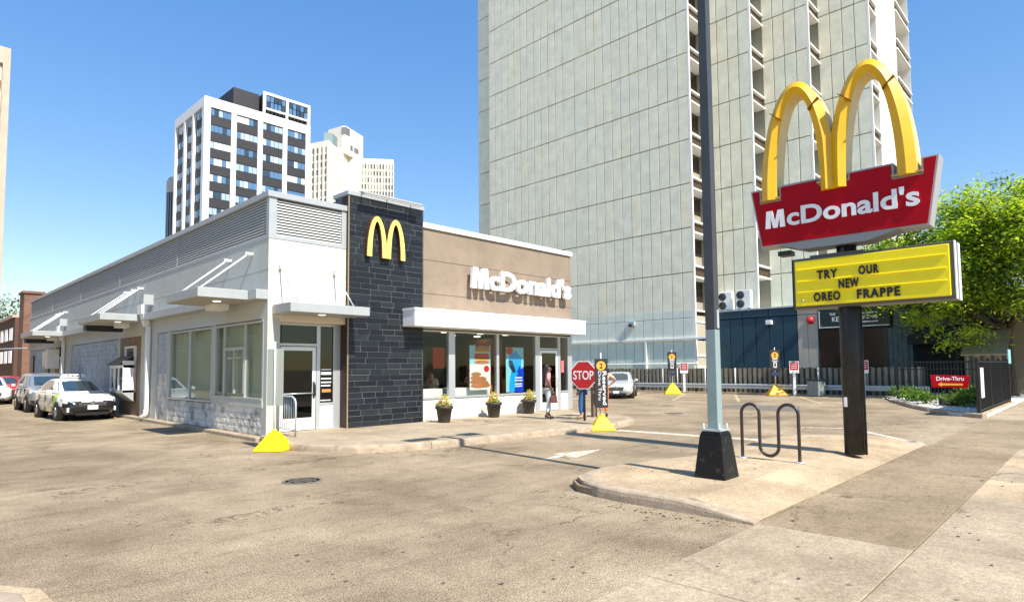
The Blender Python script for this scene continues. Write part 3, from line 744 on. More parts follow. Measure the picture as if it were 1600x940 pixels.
put('handle', MB().tube([(17.86, FYG-.0, 1.0), (17.86, FYG-.05, 1.03), (17.86, FYG-.05, 1.33), (17.86, FYG, 1.36)], .014), M_alud, DR)
P('base_backing', MB().box(11.503, 16.72, 15.08, 15.25, .14, .798).box(18.14, 18.58, 15.08, 15.25, .14, .798), M_mort)
fb = [split_block(.08, .385, .205, s+70, 'y').mesh('block', M_stonew) for s in range(4)]
for r in range(3):
    x = 11.51 - (.2 if r % 2 else 0)
    while x < 16.7:
        a, b = max(x, 11.51), min(x+.395, 16.715)
        if b-a > .06: inst('block', fb[random.randrange(4)], (a, 15.012, .152+r*.215), BT, scale=((b-a-.006)/.385, 1, 1.01))
        x += .395
    inst('block', fb[r], (18.145, 15.012, .152+r*.215), BT, scale=(1.12, 1, 1.01))
# wall letters "McDonald's"
for vs, fs in letter_parts("McDonald's", 5.14, .725, .06, .034):
    l = MB().add([FY @ p for p in vs], fs).mesh('letter', M_awn)
    put('letter', l, None, BT, loc=(13.39, 14.80, 4.345))
P('letter_raceway', MB().box(13.6, 18.3, 14.90, 15.045, 4.52, 4.66), M_tan)
# interior
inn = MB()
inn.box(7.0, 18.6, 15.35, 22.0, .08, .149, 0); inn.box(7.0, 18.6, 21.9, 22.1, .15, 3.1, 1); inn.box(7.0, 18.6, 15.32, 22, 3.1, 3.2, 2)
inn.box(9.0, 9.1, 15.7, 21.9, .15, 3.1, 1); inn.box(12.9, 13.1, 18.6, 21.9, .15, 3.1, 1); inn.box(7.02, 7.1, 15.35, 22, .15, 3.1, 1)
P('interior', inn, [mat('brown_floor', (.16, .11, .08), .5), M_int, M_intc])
m = MB()
for x in (12.0, 13.6, 15.3, 16.6):
    for y in (16.4, 18.0): m.lathe([(0, 2.97), (.12, 2.97), (.14, 3.0), (.0, 3.02)], x, y, 12)
P('ceiling_light', m, M_lamp)
P('red_wall_panel', MB().box(11.62, 12.25, 16.4, 16.45, 1.9, 2.45).box(13.1, 13.6, 16.4, 16.45, 1.75, 2.45), mat('interior_red', (.62, .06, .05), .5))
P('window_counter', MB().box(11.6, 12.6, 15.30, 15.75, .80, 1.10), M_awn); P('window_counter', MB().box(12.9, 14.7, 15.30, 15.75, .80, 1.10), M_awn)
P('booth_panel', MB().box(14.95, 15.5, 15.9, 16.0, .5, 1.5).box(15.9, 16.5, 15.9, 16.0, .5, 1.35).box(16.9, 17.0, 17.0, 19.0, .15, 2.9), mat('orange_wood', (.42, .15, .05), .5))
P('rear_window', MB().box(14.2, 18.2, 21.80, 21.85, 1.0, 2.7), mat('far_window_light', (.30, .42, .34), .5))
# posters (flat print on panels)
def poster(x0, x1, z0, z1, label, base_m, shapes):
    t = thing('window_poster', ((x0+x1)/2, 15.12, z0), label, 'poster')
    put('sheet', MB().box(x0, x1, 15.115, 15.12, z0, z1), base_m, t)
    ms = []; m = MB()
    for k, (mm, poly) in enumerate(shapes):
        if mm not in ms: ms.append(mm)
        m.add([(x0+(x1-x0)*u, 15.113-.0004*k, z0+(z1-z0)*v) for u, v in poly], [list(range(len(poly)))], ms.index(mm))
    put('printed_picture', m, ms, t, fixn=False)
def ell(cx, cy, rx, ry, n=14, a0=0, a1=360): return [(cx+rx*cos(radians(a0+(a1-a0)*i/(n-1 if a1-a0 < 360 else n))), cy+ry*sin(radians(a0+(a1-a0)*i/(n-1 if a1-a0 < 360 else n)))) for i in range(n)]
bun = mat('print_bun', (.45, .19, .07), .5); meat = mat('print_meat', (.13, .045, .02), .5); pkred = mat('print_red', (.62, .03, .03), .5); lettuce = mat('print_yellow', (.8, .5, .08), .5)
psky = mat('print_pale_blue', (.30, .68, .78), .5); pwht = mat('print_white', (.82, .84, .80), .5)
shp = [(pwht, [(0, 0), (1, 0), (1, .58), (0, .58)]), (meat, ell(.6, .95, .36, .09, a0=0, a1=180)), (bun, [(.25, .86), (.95, .86), (.93, .97), (.6, 1.0), (.28, .96)]), (lettuce, [(.22, .83), (.98, .84), (.95, .87), (.25, .87)]), (pkred, [(.2, .72), (.95, .73), (.9, .82), (.25, .82)]), (meat, [(.22, .68), (.95, .68), (.93, .73), (.25, .73)]), (lettuce, [(.25, .655), (.9, .65), (.95, .685), (.22, .69)]), (bun, ell(.58, .62, .36, .045)), (pkred, ell(.80, .47, .13, .075))]
for (u, v, rx, ry) in ((.3, .35, .24, .05), (.28, .27, .26, .05), (.55, .24, .25, .06), (.25, .18, .25, .05), (.6, .16, .3, .05), (.45, .09, .42, .05), (.3, .10, .24, .05), (.75, .1, .22, .05)): shp.append((random.choice((bun, mat('print_nugget', (.55, .20, .10), .5), bun)), ell(u, v, rx, ry)))
poster(13.60, 14.55, 1.02, 2.50, 'tall poster of stacked burger and nuggets on pale blue in the middle window', psky, shp)
cy1 = mat('print_cyan', (.0, .42, .85), .5); cb = mat('print_deep_blue', (.0, .05, .60), .5); cdk = mat('print_navy', (.01, .03, .10), .5)
shp = [(cb, [(.3, 0), (1, 0), (1, .55), (.75, .5), (.55, .3)]), (cy1, [(.15, 0), (.45, 0), (.6, .35), (.85, .62), (.9, .75), (.55, .93), (.2, .82), (.1, .62), (.3, .5), (.2, .25)]), (pkred, ell(.2, .92, .2, .09)), (cdk, [(.15, .72), (.35, .7), (.55, .45), (.4, .42), (.2, .55)]), (cb, [(.6, .45), (.8, .6), (.85, .55), (.7, .4)])]
for z in (.30, .24, .16, .11): shp.append((pwht, [(.5, z), (.92-.02*(z*9 % 2), z), (.92-.02*(z*9 % 2), z+.03), (.5, z+.03)]))
poster(15.30, 16.20, .90, 2.46, 'tall blue poster with cyan waves and red patch in the right window', psky, shp)
# small red stickers by the right door
P('sticker', MB().box(18.22, 18.38, 15.035, 15.045, 1.55, 2.0), mat('sticker_pink', (.75, .16, .16), .5))

# ------------------------------------------------------------------ plant pots
M_pot = mat('pot_plastic', (.045, .038, .03), .6, var=.2, scale=8)
def leafcloud(m, c, r, n, size, nm, squash=(1, 1, 1), shell=.35, seed=0):
    rnd = random.Random(seed)
    for _ in range(n):
        while True:
            v = Vector((rnd.uniform(-1, 1), rnd.uniform(-1, 1), rnd.uniform(-1, 1)))
            if shell < v.length < 1: break
        p = Vector(c) + Vector((v.x*r*squash[0], v.y*r*squash[1], v.z*r*squash[2]))
        d = Vector((rnd.gauss(0, 1), rnd.gauss(0, 1), rnd.gauss(0, .7))).normalized(); u = d.cross(Vector((rnd.gauss(0, 1), rnd.gauss(0, 1), rnd.gauss(0, 1)))).normalized()
        s_ = size*rnd.uniform(.6, 1.3)
        m.add([p-d*s_, p+u*s_*.45, p+d*s_, p-u*s_*.45], [(0, 1, 2, 3)], rnd.randrange(nm))
def pot(x, y, label, seed):
    t = thing('plant_pot', (x, y, .15), label, 'plant pot', 'planted pots along the restaurant window')
    put('pot', MB().lathe([(0, 0), (.17, 0), (.18, .03), (.235, .40), (.27, .40), (.275, .48), (.25, .48), (.235, .43), (0, .43)], 0, 0, 24), M_pot, t, local=True)
    m = MB(); leafcloud(m, (0, 0, .54), .25, 150, .05, 4, (1, 1, .5), 0, seed)
    leafcloud(m, (U(-.1, .1), 0, .68), .18, 60, .04, 2, (.8, .8, .9), 0, seed+50)
    for k in range(12):
        a = U(0, 6.28); m.tube([(0.05*cos(a), .05*sin(a), .42), (.14*cos(a), .14*sin(a), .6), (.2*cos(a), .2*sin(a), U(.7, .85))], .005, 4, 1)
    put('foliage', m, M_pleaf, t, local=True, fixn=False)
pot(11.80, 14.25, 'black pot of yellow flowers nearest the dark tile tower', 3)
pot(14.02, 14.42, 'black pot of yellow flowers below the burger poster', 4)
pot(15.92, 14.62, 'black pot of yellow flowers below the blue poster, nearest the door', 5)

# ------------------------------------------------------------------ entrance handrail
hr = thing('handrail', (8.0-.62, 13.6, .15), 'short grey steel handrail with vertical bars beside the entrance door', 'handrail')
hx0, hx1, hy = 7.16, 7.16, 14.9
m = MB().tube([(7.02, 14.9, .15), (7.02, 14.9, 1.02), (7.02, 14.8, 1.10), (7.02, 14.2, 1.10), (7.02, 14.04, 1.03), (7.02, 14.0, .95), (7.02, 14.0, .15)], .024, 8)
m.tube([(7.02, 14.88, .30), (7.02, 14.02, .30)], .014, 6)
put('frame', m, M_galv, hr)
for k in range(7): put('baluster', MB().tube([(7.02, 14.12+k*.11, .30), (7.02, 14.12+k*.11, 1.09)], .009, 6), M_galv, hr)

# ------------------------------------------------------------------ yellow weighted bases with order signs
def pyramid(parent, m, s=.33, h=.40):
    b = MB()
    prof = [(s, 0), (s, .05), (s*.93, .07), (s*.30, h-.02), (s*.26, h)]
    vs = []
    for (r, z) in prof:
        for sx, sy in ((-1, -1), (1, -1), (1, 1), (-1, 1)): vs.append((sx*r, sy*r, z))
    fs = [(i*4+k, i*4+(k+1) % 4, i*4+4+(k+1) % 4, i*4+4+k) for i in range(4) for k in range(4)] + [(3, 2, 1, 0), (16, 17, 18, 19)]
    b.add(vs, fs); put('base', b, m, parent, local=True, bev=.04)
    put('socket', MB().lathe([(.05, h-.01), (.05, h+.05), (.04, h+.05)], 0, 0, 14), m, parent, local=True)
def order_sign(x, y, rot, num, label, base_m, lines, sc=1.0, z0=.62, z1=1.98, w=.30, horiz=False, back=None):
    t = thing('order_sign', (x, y, 0), label, 'sign', 'numbered drive lane signs on weighted bases', rot)
    pyramid(t, base_m)
    put('pole', MB().tube([(0, .03, .38), (0, .03, z1+.16)], .018, 8), M_white if not horiz else M_galv, t, local=True)
    pn = put('panel', MB().box(-w*.6, w*.6, -.012, .012, z0, z1), back or mat('sign_black', (.03, .027, .025), .5), t, local=True, bev=.006)
    c = put('number_disc', MB().lathe([(0, -.018), (.13*w/.30, -.018), (.13*w/.30, -.013)], 0, z1-.2*w/.3, 24, axis='y', smooth=False), mat('sign_amber', (.80, .42, .05), .5), t, local=True)
    me = text_mesh(num, 1, .002, .02, height=.14*w/.30, align='CENTER'); me.materials.append(M_ink); place_text(me, FY, (0, -.021, z1-.27*w/.3)); put('number', me, None, t, local=True)
    return t
RF = Matrix(((0, 1, 0), (0, 0, -1), (-1, 0, 0)))   # text read downwards on a face towards local -Y
t = order_sign(14.07, 10.18, radians(-46), '2', 'black Reserved Drive Thru sign number 2 on yellow base by the stop sign', M_yel, None)
for body, xo, hh, wd in (('Reserved', .075, .11, .93), ('Drive Thru', -.045, .085, .80)):
    me = text_mesh(body, 1, .002, .02 if body[0] == 'R' else .0, width=wd, height=hh); me.materials.append(M_wink)
    M4 = RF.to_4x4(); M4.translation = Vector((xo-.04, -.0155, 1.63)); me.transform(M4); put('lettering', me, None, t, local=True)
t = order_sign(6.10, 13.12, radians(130), '1', 'grey order sign seen from behind on yellow base at the restaurant corner', M_yel, None, z0=.97, z1=2.2, w=.30, back=mat('sign_back_grey', (.30, .32, .28), .5))
for (x, y, n_, lab, bm_) in ((35.2, 19.95, '1', 'distant black order sign number 1 on bright yellow base by the fence', M_yel), (36.75, 14.1, '2', 'distant black order sign on amber base in front of the blue wall', M_orng)):
    t = order_sign(x, y, radians(-55), n_, lab, bm_, None, z0=1.45, z1=2.65, w=.46)
    for ch in t.children:
        if ch.name.startswith(('base', 'socket')): ch.scale = (1.55, 1.55, 1.55)
    m = MB()
    for (za, zb, xa, xb) in ((2.14, 2.17, -.16, .16), (2.08, 2.11, -.14, .14), (1.99, 2.02, -.16, .16), (1.62, 1.95, -.09, .09)): m.box(xa, xb, -.0185, -.014, za, zb)
    put('printed_notice', m, M_wink, t, local=True)
    put('printed_symbol', MB().box(-.045, .045, -.022, -.019, 1.68, 1.90), M_ink, t, local=True)
    put('lower_panel', MB().box(-.2, .2, -.01, .01, 1.15, 1.38), mat('navy_panel', (.03, .04, .10), .5), t, local=True)

# ------------------------------------------------------------------ stop sign
t = thing('stop_sign', (14.80, 11.35, .15), 'red octagonal STOP sign on a black post at the pavement edge', 'sign', rot=radians(-80))
put('post', MB().box(-.03, .03, .0, .045, 0, 1.80), M_blk, t, local=True)
def octa(r, z, y0, y1): return MB().prism([(r*cos(radians(22.5+45*k)), z+r*sin(radians(22.5+45*k))) for k in range(8)], y0, y1, 'y')
put('octagon_rim', octa(.455, 1.36, -.012, -.004), M_wink, t, local=True)
put('octagon_face', octa(.425, 1.36, -.016, -.0125), mat('stop_red', (.50, .012, .02), .45), t, local=True)
me = text_mesh('STOP', 1, .002, .012, width=.68, height=.27, align='CENTER'); me.materials.append(M_wink); place_text(me, FY, (0, -.019, 1.22)); put('lettering', me, None, t, local=True)
t = thing('sign_post', (16.1, 11.95, .15), 'grey back of a sign on a brown wooden post behind the stop sign', 'sign', rot=radians(-20))
put('post', MB().box(-.07, .07, -.07, .07, 0, 1.0), mat('brown_post', (.17, .12, .085), .8), t, local=True)
put('plate', MB().box(-.28, .28, -.10, -.08, .95, 1.68), mat('grey_back', (.16, .14, .13), .6), t, local=True)

# ------------------------------------------------------------------ lamp post
t = thing('lamp_post', (8.53, 4.16, .15), 'tall square lamp post, charcoal above pale teal, on a black tapered footing', 'lamp post')
put('footing', MB().frustum(0, 0, 0, .62, .235, .235, .165, .165).frustum(0, 0, .62, .66, .165, .165, .14, .14), mat('footing_black', (.007, .007, .007), .5, spec=.3, c2=(.05, .045, .04), scale=9, detail=8, thr=(.28, .42), bump=.4, bscale=25), t, local=True, bev=.015)
put('base_plate', MB().box(-.15, .15, -.15, .15, .672, .69).box(-.13, .13, -.13, .13, .66, .671), M_galv, t, local=True)
for sx in (-1, 1):
    for sy in (-1, 1): put('anchor_bolt', MB().tube([(sx*.12, sy*.12, .66), (sx*.12, sy*.12, .77)], .012, 6).tube([(sx*.12, sy*.12, .69), (sx*.12, sy*.12, .715)], .024, 6), M_galv, t, local=True)
put('lower_shaft', MB().frustum(0, 0, .69, 2.13, .079, .079, .076, .076), M_pole_b, t, local=True, bev=.008)
put('upper_shaft', MB().frustum(0, 0, 2.131, 8.25, .076, .076, .065, .065), M_pole_t, t, local=True, bev=.008)
put('hand_hole_cover', MB().box(-.03, .03, -.092, -.080, 2.15, 2.42), M_galv, t, local=True)
put('lamp_head', MB().box(-1.15, -.35, -.18, .18, 8.05, 8.20).box(.45, 1.0, -.2, .2, 8.05, 8.20).box(-.4, .5, -.03, .03, 8.1, 8.16), M_pole_t, t, local=True, bev=.02)

# ------------------------------------------------------------------ bike rack
t = thing('bike_rack', (10.63, 4.2, .15), 'wavy black tube bike rack bolted to the island', 'bike rack')
path = []; R_ = .155; zt, zl = .78, .17
ys_ = [.49, .18, -.14, -.47]
path += [(0, ys_[0], .0), (0, ys_[0], .4), (0, ys_[0], zt-.03)]
def arc(ya, yb, zc, top):
    c = (ya+yb)/2; r = abs(ya-yb)/2; return [(0, c+(r*cos(a) if ya > yb else -r*cos(a)), zc+(1 if top else -1)*r*1.0*sin(a)) for a in [pi*k/10 for k in range(11)]]
path += arc(ys_[0], ys_[1], zt, True) + [(0, ys_[1], .5)] + arc(ys_[1], ys_[2], zl+.06, False) + [(0, ys_[2], .5)] + arc(ys_[2], ys_[3], zt, True) + [(0, ys_[3], .4), (0, ys_[3], 0)]
put('tube_frame', MB().tube(path, .028, 10), mat('rack_black', (.030, .020, .018), .35, coat=.3), t, local=True)
for y in (ys_[0], ys_[3]): put('foot_flange', MB().lathe([(0, 0), (.085, 0), (.08, .012), (.04, .02), (0, .02)], 0, y, 16), M_galv, t, local=True)

# ------------------------------------------------------------------ pole sign
PX0, PY0 = 12.34, 3.37
t = thing('pole_sign', (PX0, PY0, .15), 'tall roadside sign with golden arches, red name panel and yellow reader board', 'sign')
put('post', MB().lathe([(.165, 0), (.165, 4.1)], 0, 0, 28), M_blkr, t, local=True)
put('post_sticker', MB().box(-.18, -.16, .05, .10, .85, 1.02), M_wink, t, local=True)
put('conduit', MB().tube([(.0, -.19, .0), (.0, -.19, 2.7)], .02, 8), M_blkr, t, local=True)
put('post_upper', MB().lathe([(.15, 3.52), (.15, 3.95)], 0, 0, 24), mat('post_grey', (.12, .15, .165), .5), t, local=True)
# coordinates below are world, put() re-parents them
cab = MB().box(12.06, 12.50, 1.72, 4.24, 2.80, 3.75)
put('reader_board_cabinet', cab, M_bronze, t, bev=.015)
face = MB().box(12.025, 12.06, 1.775, 4.19, 2.85, 3.70)
rf = put('reader_board_face', face, M_board, t, bev=.012)
for z in (3.09, 3.295, 3.515): put('letter_rail', MB().prism([(12.024, z), (12.006, z+.006), (12.006, z+.022), (12.024, z+.03)], 1.82, 4.15, 'y'), M_board, rf)
put('side_trim', MB().box(12.05, 12.17, 1.70, 1.718, 2.80, 3.75).box(12.34, 12.52, 1.70, 1.718, 2.80, 3.75), M_awn, t)
put('side_trim', MB().box(12.05, 12.09, 4.242, 4.25, 2.80, 3.75), M_alud, t)
put('latch', MB().lathe([(0, 12.01), (.022, 12.012), (.022, 12.025)], 4.06, 2.95, 12, axis='x'), M_galv, t)
# black letters; px positions converted once to metres along the board
def board_text(body, yl, yr, z, h):
    me = text_mesh(body, 1, .004, .042, spacing=1.22, width=yl-yr, height=h); me.materials.append(M_ink); place_text(me, FX, (12.0, yl, z)); 
    for vs, fs in islands(me):
        put('letter', MB().add(vs, fs).mesh('letter', M_ink), None, t)
board_text('TRY', 3.79, 3.44, 3.32, .165); board_text('OUR', 3.10, 2.78, 3.33, .165)
board_text('NEW', 3.43, 3.10, 3.12, .165)
board_text('OREO', 3.86, 3.41, 2.915, .165); board_text('FRAPPE', 3.14, 2.48, 2.91, .165)
# red trapezoid cabinet with three notches for the feet of the arches
zb, ztop = 4.05, 5.21
def notch(yc): return [(yc+.20, ztop), (yc+.20, ztop-.20), (yc-.20, ztop-.20), (yc-.20, ztop)]
poly = [(4.81, zb), (4.99, ztop), (4.78, ztop), (4.78, 4.95), (4.43, 4.95), (4.43, ztop), (3.68, ztop), (3.68, 5.09), (3.22, 5.09), (3.22, ztop), (2.50, ztop), (2.50, 4.95), (2.10, 4.95), (2.10, ztop), (1.84, ztop), (2.02, zb)]
put('name_cabinet', MB().prism(poly, 12.05, 12.42, 'x'), mat('cabinet_grey', (.40, .39, .38), .5, metal=.2), t, bev=.008)
def shrink(poly, d):
    n = len(poly); out = []
    ar = sum(poly[i][0]*poly[(i+1) % n][1]-poly[(i+1) % n][0]*poly[i][1] for i in range(n)); sg = 1 if ar > 0 else -1
    for i in range(n):
        a, b, c = Vector(poly[i-1]), Vector(poly[i]), Vector(poly[(i+1) % n]); d1 = (b-a).normalized(); d2 = (c-b).normalized()
        n1 = Vector((-d1.y, d1.x))*sg; n2 = Vector((-d2.y, d2.x))*sg; k = 1+n1.dot(n2); q = b+(n1+n2)*(d/k if k > .2 else d); out.append((q.x, q.y))
    return out
put('red_face', MB().prism(shrink(poly, .035), 12.03, 12.052, 'x'), M_red, t)
for vs, fs in letter_parts("McDonald's", 2.56, .36, .012, .026):
    put('letter', MB().add([FX @ p for p in vs], fs).mesh('letter', mat('sign_letter_white', (.86, .88, .88), .4)), None, t, loc=(12.016, 4.70, 4.40))
put('under_tray', MB().prism([(4.45, 4.05), (2.45, 4.05), (2.95, 3.92), (4.05, 3.92)], 12.0, 12.46, 'x'), mat('tray_grey', (.20, .22, .235), .5), t)
put('under_fixture', MB().box(12.1, 12.35, 4.28, 4.52, 3.86, 3.95), M_blk, t, bev=.01)
put('board_bracket', MB().box(12.15, 12.4, 3.05, 3.95, 3.752, 3.80), M_bronze, t)
# arches: local x -> -Y.  centre of the middle leg at Y 3.45
ar = arches((12.38, 3.45, 4.95), FX, 1.22, 2.19, .69, .40, 1.95, .38, 'arches', t, ridge=.085, mats=[M_arch, M_archs], segs=26)
for (yc, w_, z_) in ((4.60, .19, 4.955), (3.50, .23, 5.10), (2.30, .23, 4.955)): put('foot_plate', MB().box(11.985, 12.36, yc-w_, yc+w_, z_, z_+.035), mat('dull_gold', (.45, .34, .12), .5), t)
m = MB()
for side in (-1, 1):
    for a in (130, 52):
        aa = radians(a); 
        for k in range(1):
            cxx = side*.61; po = Vector((cxx+.70*cos(aa), 2.20*sin(aa))); pi_ = Vector((cxx+.40*cos(aa), 1.97*sin(aa))); tn = Vector((pi_.y-po.y, po.x-pi_.x)).normalized()*.006
            q = [(po+tn), (po-tn), (pi_-tn), (pi_+tn)]
            vs = [(12.16-d_, 3.45-p_.x, 4.95+p_.y) for d_ in (.0, .272) for p_ in q]
            m.add(vs, [(0, 1, 2, 3), (4, 7, 6, 5), (0, 4, 5, 1), (1, 5, 6, 2), (2, 6, 7, 3), (3, 7, 4, 0)])
put('section_seam', m, kind='stuff', mats=mat('seam_dark', (.22, .10, .02), .6), parent=t)

# ------------------------------------------------------------------ wooden fence, guard rail, no-parking signs
fx = 38.0
F = thing('wooden_fence', (fx, 18, 0), 'long weathered grey wooden board fence behind the parking bays', 'fence')
bds = [MB().box(0, .022, 0, .15, 0, 1.0).mesh('board', M_wood[i]) for i in range(3)]
y = 6.9; k = 0
while y < 33:
    inst('board', bds[random.choice((0, 2, 2, 0)) if k % 2 else 1], (fx-(.06 if k % 2 else -.02), y, .08), F, scale=(1, 1.15 if k % 2 else 1.2, 1.52+U(-.03, .03)))
    y += .155; k += 1
put('rail', MB().box(fx+.025, fx+.07, 6.9, 33, .35, .44).box(fx+.025, fx+.07, 6.9, 33, 1.25, 1.34), M_wood[1], F)
for y in range(7, 34, 2):
    put('post', MB().box(fx+.03, fx+.12, y, y+.09, 0, 1.62), M_wood[1], F)
m = MB()
GR = thing('guard_rail', (37.2, 15, 0), 'pale grey steel guard rail along the fence', 'guard rail')
m.add([], [])
prof = [(0, .34), (.05, .37), (.05, .43), (0, .47), (0, .50), (.05, .54), (.05, .60), (0, .63)]
vs = []
for yy in (6.6, 34):
    for (d, z) in prof: vs.append((37.25-d, yy, z))
n = len(prof); put('beam', MB().add(vs, [(i, i+1, n+i+1, n+i) for i in range(n-1)]), M_galv, GR)
for y in range(7, 34, 2): put('post', MB().box(37.26, 37.36, y+.4, y+.5, 0, .62), M_blk, GR)
put('base_stop', MB().box(36.95, 37.15, 6.6, 34, 0, .10), M_conc, GR)
gp = []
for k, y in enumerate((22.0, 20.9, 18.9, 16.9, 12.0)):
    if k == 0:
        g0 = thing('thin_white_post', (37.55, y, 0), 'leftmost slender white post against the wooden fence, by the silver sedan', 'post', 'slender white posts along the fence')
        put('shaft', MB().tube([(0, 0, 0), (0, 0, 1.62)], .03, 6), M_white, g0, local=True)
    else:
        c = copy_tree(g0); c.location = (37.55, y, 0); c['label'] = ('', 'slender white post just right of the distant order sign number 1', 'slender white post left of the lamp post shaft', 'slender white post between lamp post and the amber based sign', 'slender white post behind the trash bin')[k]
noplab = ['red and white no-parking sign on white post, left of the lamp post', 'red and white no-parking sign just right of the lamp post', 'red and white no-parking sign beside the trash bin and pole sign']
for (y, lab) in zip((20.1, 13.0, 9.45), noplab):
    t = thing('parking_sign', (37.0-(.0 if y > 15 else .35), y, 0), lab, 'sign', 'small red parking signs along the guard rail', radians(-62))
    put('post', MB().box(-.07, .07, -.04, .04, 0, 1.35), M_white, t, local=True)
    put('plate', MB().box(-.25, .25, -.07, -.045, 1.30, 1.98), M_wink, t, local=True)
    put('red_panel', MB().box(-.22, .22, -.076, -.071, 1.48, 1.94), mat('panel_red', (.45, .02, .03), .5), t, local=True)
    m = MB()
    for z in (1.84, 1.72, 1.60): m.box(-.15, .15, -.080, -.077, z-.015, z+.015)
    put('print_lines', m, M_wink, t, local=True)
t = thing('trash_bin', (36.7, 11.85, 0), 'square grey-green trash bin with dark lid by the guard rail', 'bin', rot=radians(-15))
put('body', MB().box(-.34, .34, -.34, .34, .02, .88), mat('bin_green', (.22, .26, .23), .6, var=.15, scale=5), t, local=True, bev=.03)
put('lid', MB().frustum(0, 0, .88, .98, .38, .38, .33, .33), M_blk, t, local=True, bev=.02)
# planting bed with kerb
bedp = [(45, 8.4), (36.3, 8.35), (32.8, 7.25), (28.9, 5.75), (27.2, 4.9), (25.6, 3.9), (24.75, 3.0), (25.4, 2.95), (45, 2.95)]
BD = struct('planting_bed', MB().prism(bedp[::-1], -.05, .10), M_gravel, label='white gravel planting bed behind a low kerb')
kerb(BD, bedp[1:7], .15, .14, 3, inside=1)
pb = MB(); rg = random.Random(5)
for _ in range(900):
    x, y = rg.uniform(25.2, 37), rg.uniform(3.2, 8)
    if y > (x-24.75)*.55+3.0: continue
    s_ = rg.uniform(.03, .07); pb.add([(x+s_*cos(a)*rg.uniform(.7, 1.2), y+s_*sin(a)*rg.uniform(.7, 1.2), .10) for a in (0, 1.57, 3.14, 4.71)]+[(x, y, .10+s_*.8)], [(0, 1, 4), (1, 2, 4), (2, 3, 4), (3, 0, 4)])
struct('gravel_stones', pb, M_gravel, kind='stuff', label='loose white stones scattered over the planting bed')
def shrub(x, y, r, h, label, seed):
    t = thing('shrub', (x, y, .1), label, 'shrub', 'low green shrubs in the gravel bed')
    m = MB(); rnd = random.Random(seed)
    for k in range(9):
        a = rnd.uniform(0, 6.28); d = rnd.uniform(0, r*.75); leafcloud(m, (d*cos(a), d*sin(a), h*rnd.uniform(.3, .7)), r*.45, 130, .055, 3, (1, 1, h/r*.7), .3, seed*20+k)
    put('foliage', m, M_sleaf, t, local=True, fixn=False)
    s = MB()
    for k in range(5): a = k*1.26; s.tube([(0, 0, 0), (r*.5*cos(a), r*.5*sin(a), h*.6)], .012, 5)
    put('stem', s, M_bark, t, local=True)
for k, (x, y, r, h, lab) in enumerate(((35.3, 7.3, .9, .7, 'dark round shrub at the left end of the gravel bed'), (32.4, 6.3, .85, .7, 'bright shrub left of the drive-through sign, farther one'), (30.6, 5.6, .8, .55, 'bright low shrub left of the drive-through sign, nearest the kerb'), (31.5, 4.7, .6, .5, 'shaded shrub directly behind the drive-through sign'), (29.2, 4.0, .85, .65, 'shrub right of the drive-through sign against the metal fence'), (34.6, 4.6, .9, .8, 'shaded shrub at the back of the gravel bed'))): shrub(x, y, r, h, lab, k+1)
# drive-through sign
t = thing('drive_thru_sign', (29.9, 4.62, .1), 'small red Drive-Thru sign with yellow arrow in the gravel bed', 'sign', rot=radians(-68))
put('post', MB().box(-.06, .06, -.02, .06, 0, .85), M_blk, t, local=True)
put('footing', MB().cbox(-.38, .38, -.16, .16, -.02, .32, .04), mat('dark_rock', (.03, .022, .02), .8, bump=.4), t, local=True)
put('panel', MB().prism([(-.66, 1.22), (.66, 1.18), (.60, .70), (-.60, .72)], -.05, .03, 'y'), M_red, t, local=True, bev=.01)
me = text_mesh('Drive-Thru', 1, .003, .02, width=.92, height=.16, align='CENTER'); me.materials.append(M_wink); place_text(me, FY, (0, -.055, .99)); put('lettering', me, None, t, local=True)
put('arrow', MB().prism([(-.42, .84), (-.28, .93), (-.28, .88), (.42, .87), (.42, .80), (-.28, .80), (-.28, .75)], -.058, -.052, 'y'), mat('arrow_orange', (.85, .42, .03), .5), t, local=True)
# black metal fence along the sidewalk
BF = thing('metal_fence', (25.2, 3.15, 0), 'black steel fence with dark infill along the public sidewalk', 'fence')
put('infill_panel', MB().box(25.3, 33.6, 3.14, 3.16, .14, 1.86), mat('dark_mesh', (.030, .026, .028), .7, var=.3, scale=3), BF)
for k in range(4): put('post', MB().box(25.22+k*2.8, 25.30+k*2.8, 3.10, 3.20, .0, 1.95), M_blk, BF)
m = MB(); x = 25.35
for k in range(60): inst_me = None; m.box(x, x+.025, 3.115, 3.14, .12, 1.88); x += .138
put('pickets', m, M_blk, BF, kind='stuff')
put('rail', MB().box(25.3, 33.6, 3.105, 3.137, 1.80, 1.84).box(25.3, 33.6, 3.105, 3.137, .2, .24), M_blk, BF)
BF2 = thing('metal_fence', (33.8, 3.3, 0), 'black steel picket fence running back towards the wooden fence', 'fence')
y = 3.3; m = MB()
while y < 7.2: m.box(33.7, 33.73, y, y+.03, .1, 1.9); y += .13
put('pickets', m, M_blk, BF2, kind='stuff')
put('rail', MB().box(33.69, 33.74, 3.3, 7.2, 1.82, 1.87).box(33.69, 33.74, 3.3, 7.2, 1.5, 1.54).box(33.69, 33.74, 3.3, 7.2, .2, .25), M_blk, BF2)
put('post', MB().box(33.66, 33.76, 7.2, 7.3, 0, 2.0), M_blk, BF2)
put('footing_strip', MB().box(25.15, 33.8, 2.98, 3.25, -.02, .13), M_conc, BF)
t = thing('notice_board', (25.6, 3.09, .7), 'plain white notice hung on the black metal fence', 'notice'); put('sheet', MB().box(25.45, 26.1, 3.075, 3.095, .62, 1.62), M_wink, t)
t = thing('street_plate', (33.9, 3.1, 1.7), 'pale teal plate sign above the end of the black fence', 'sign')
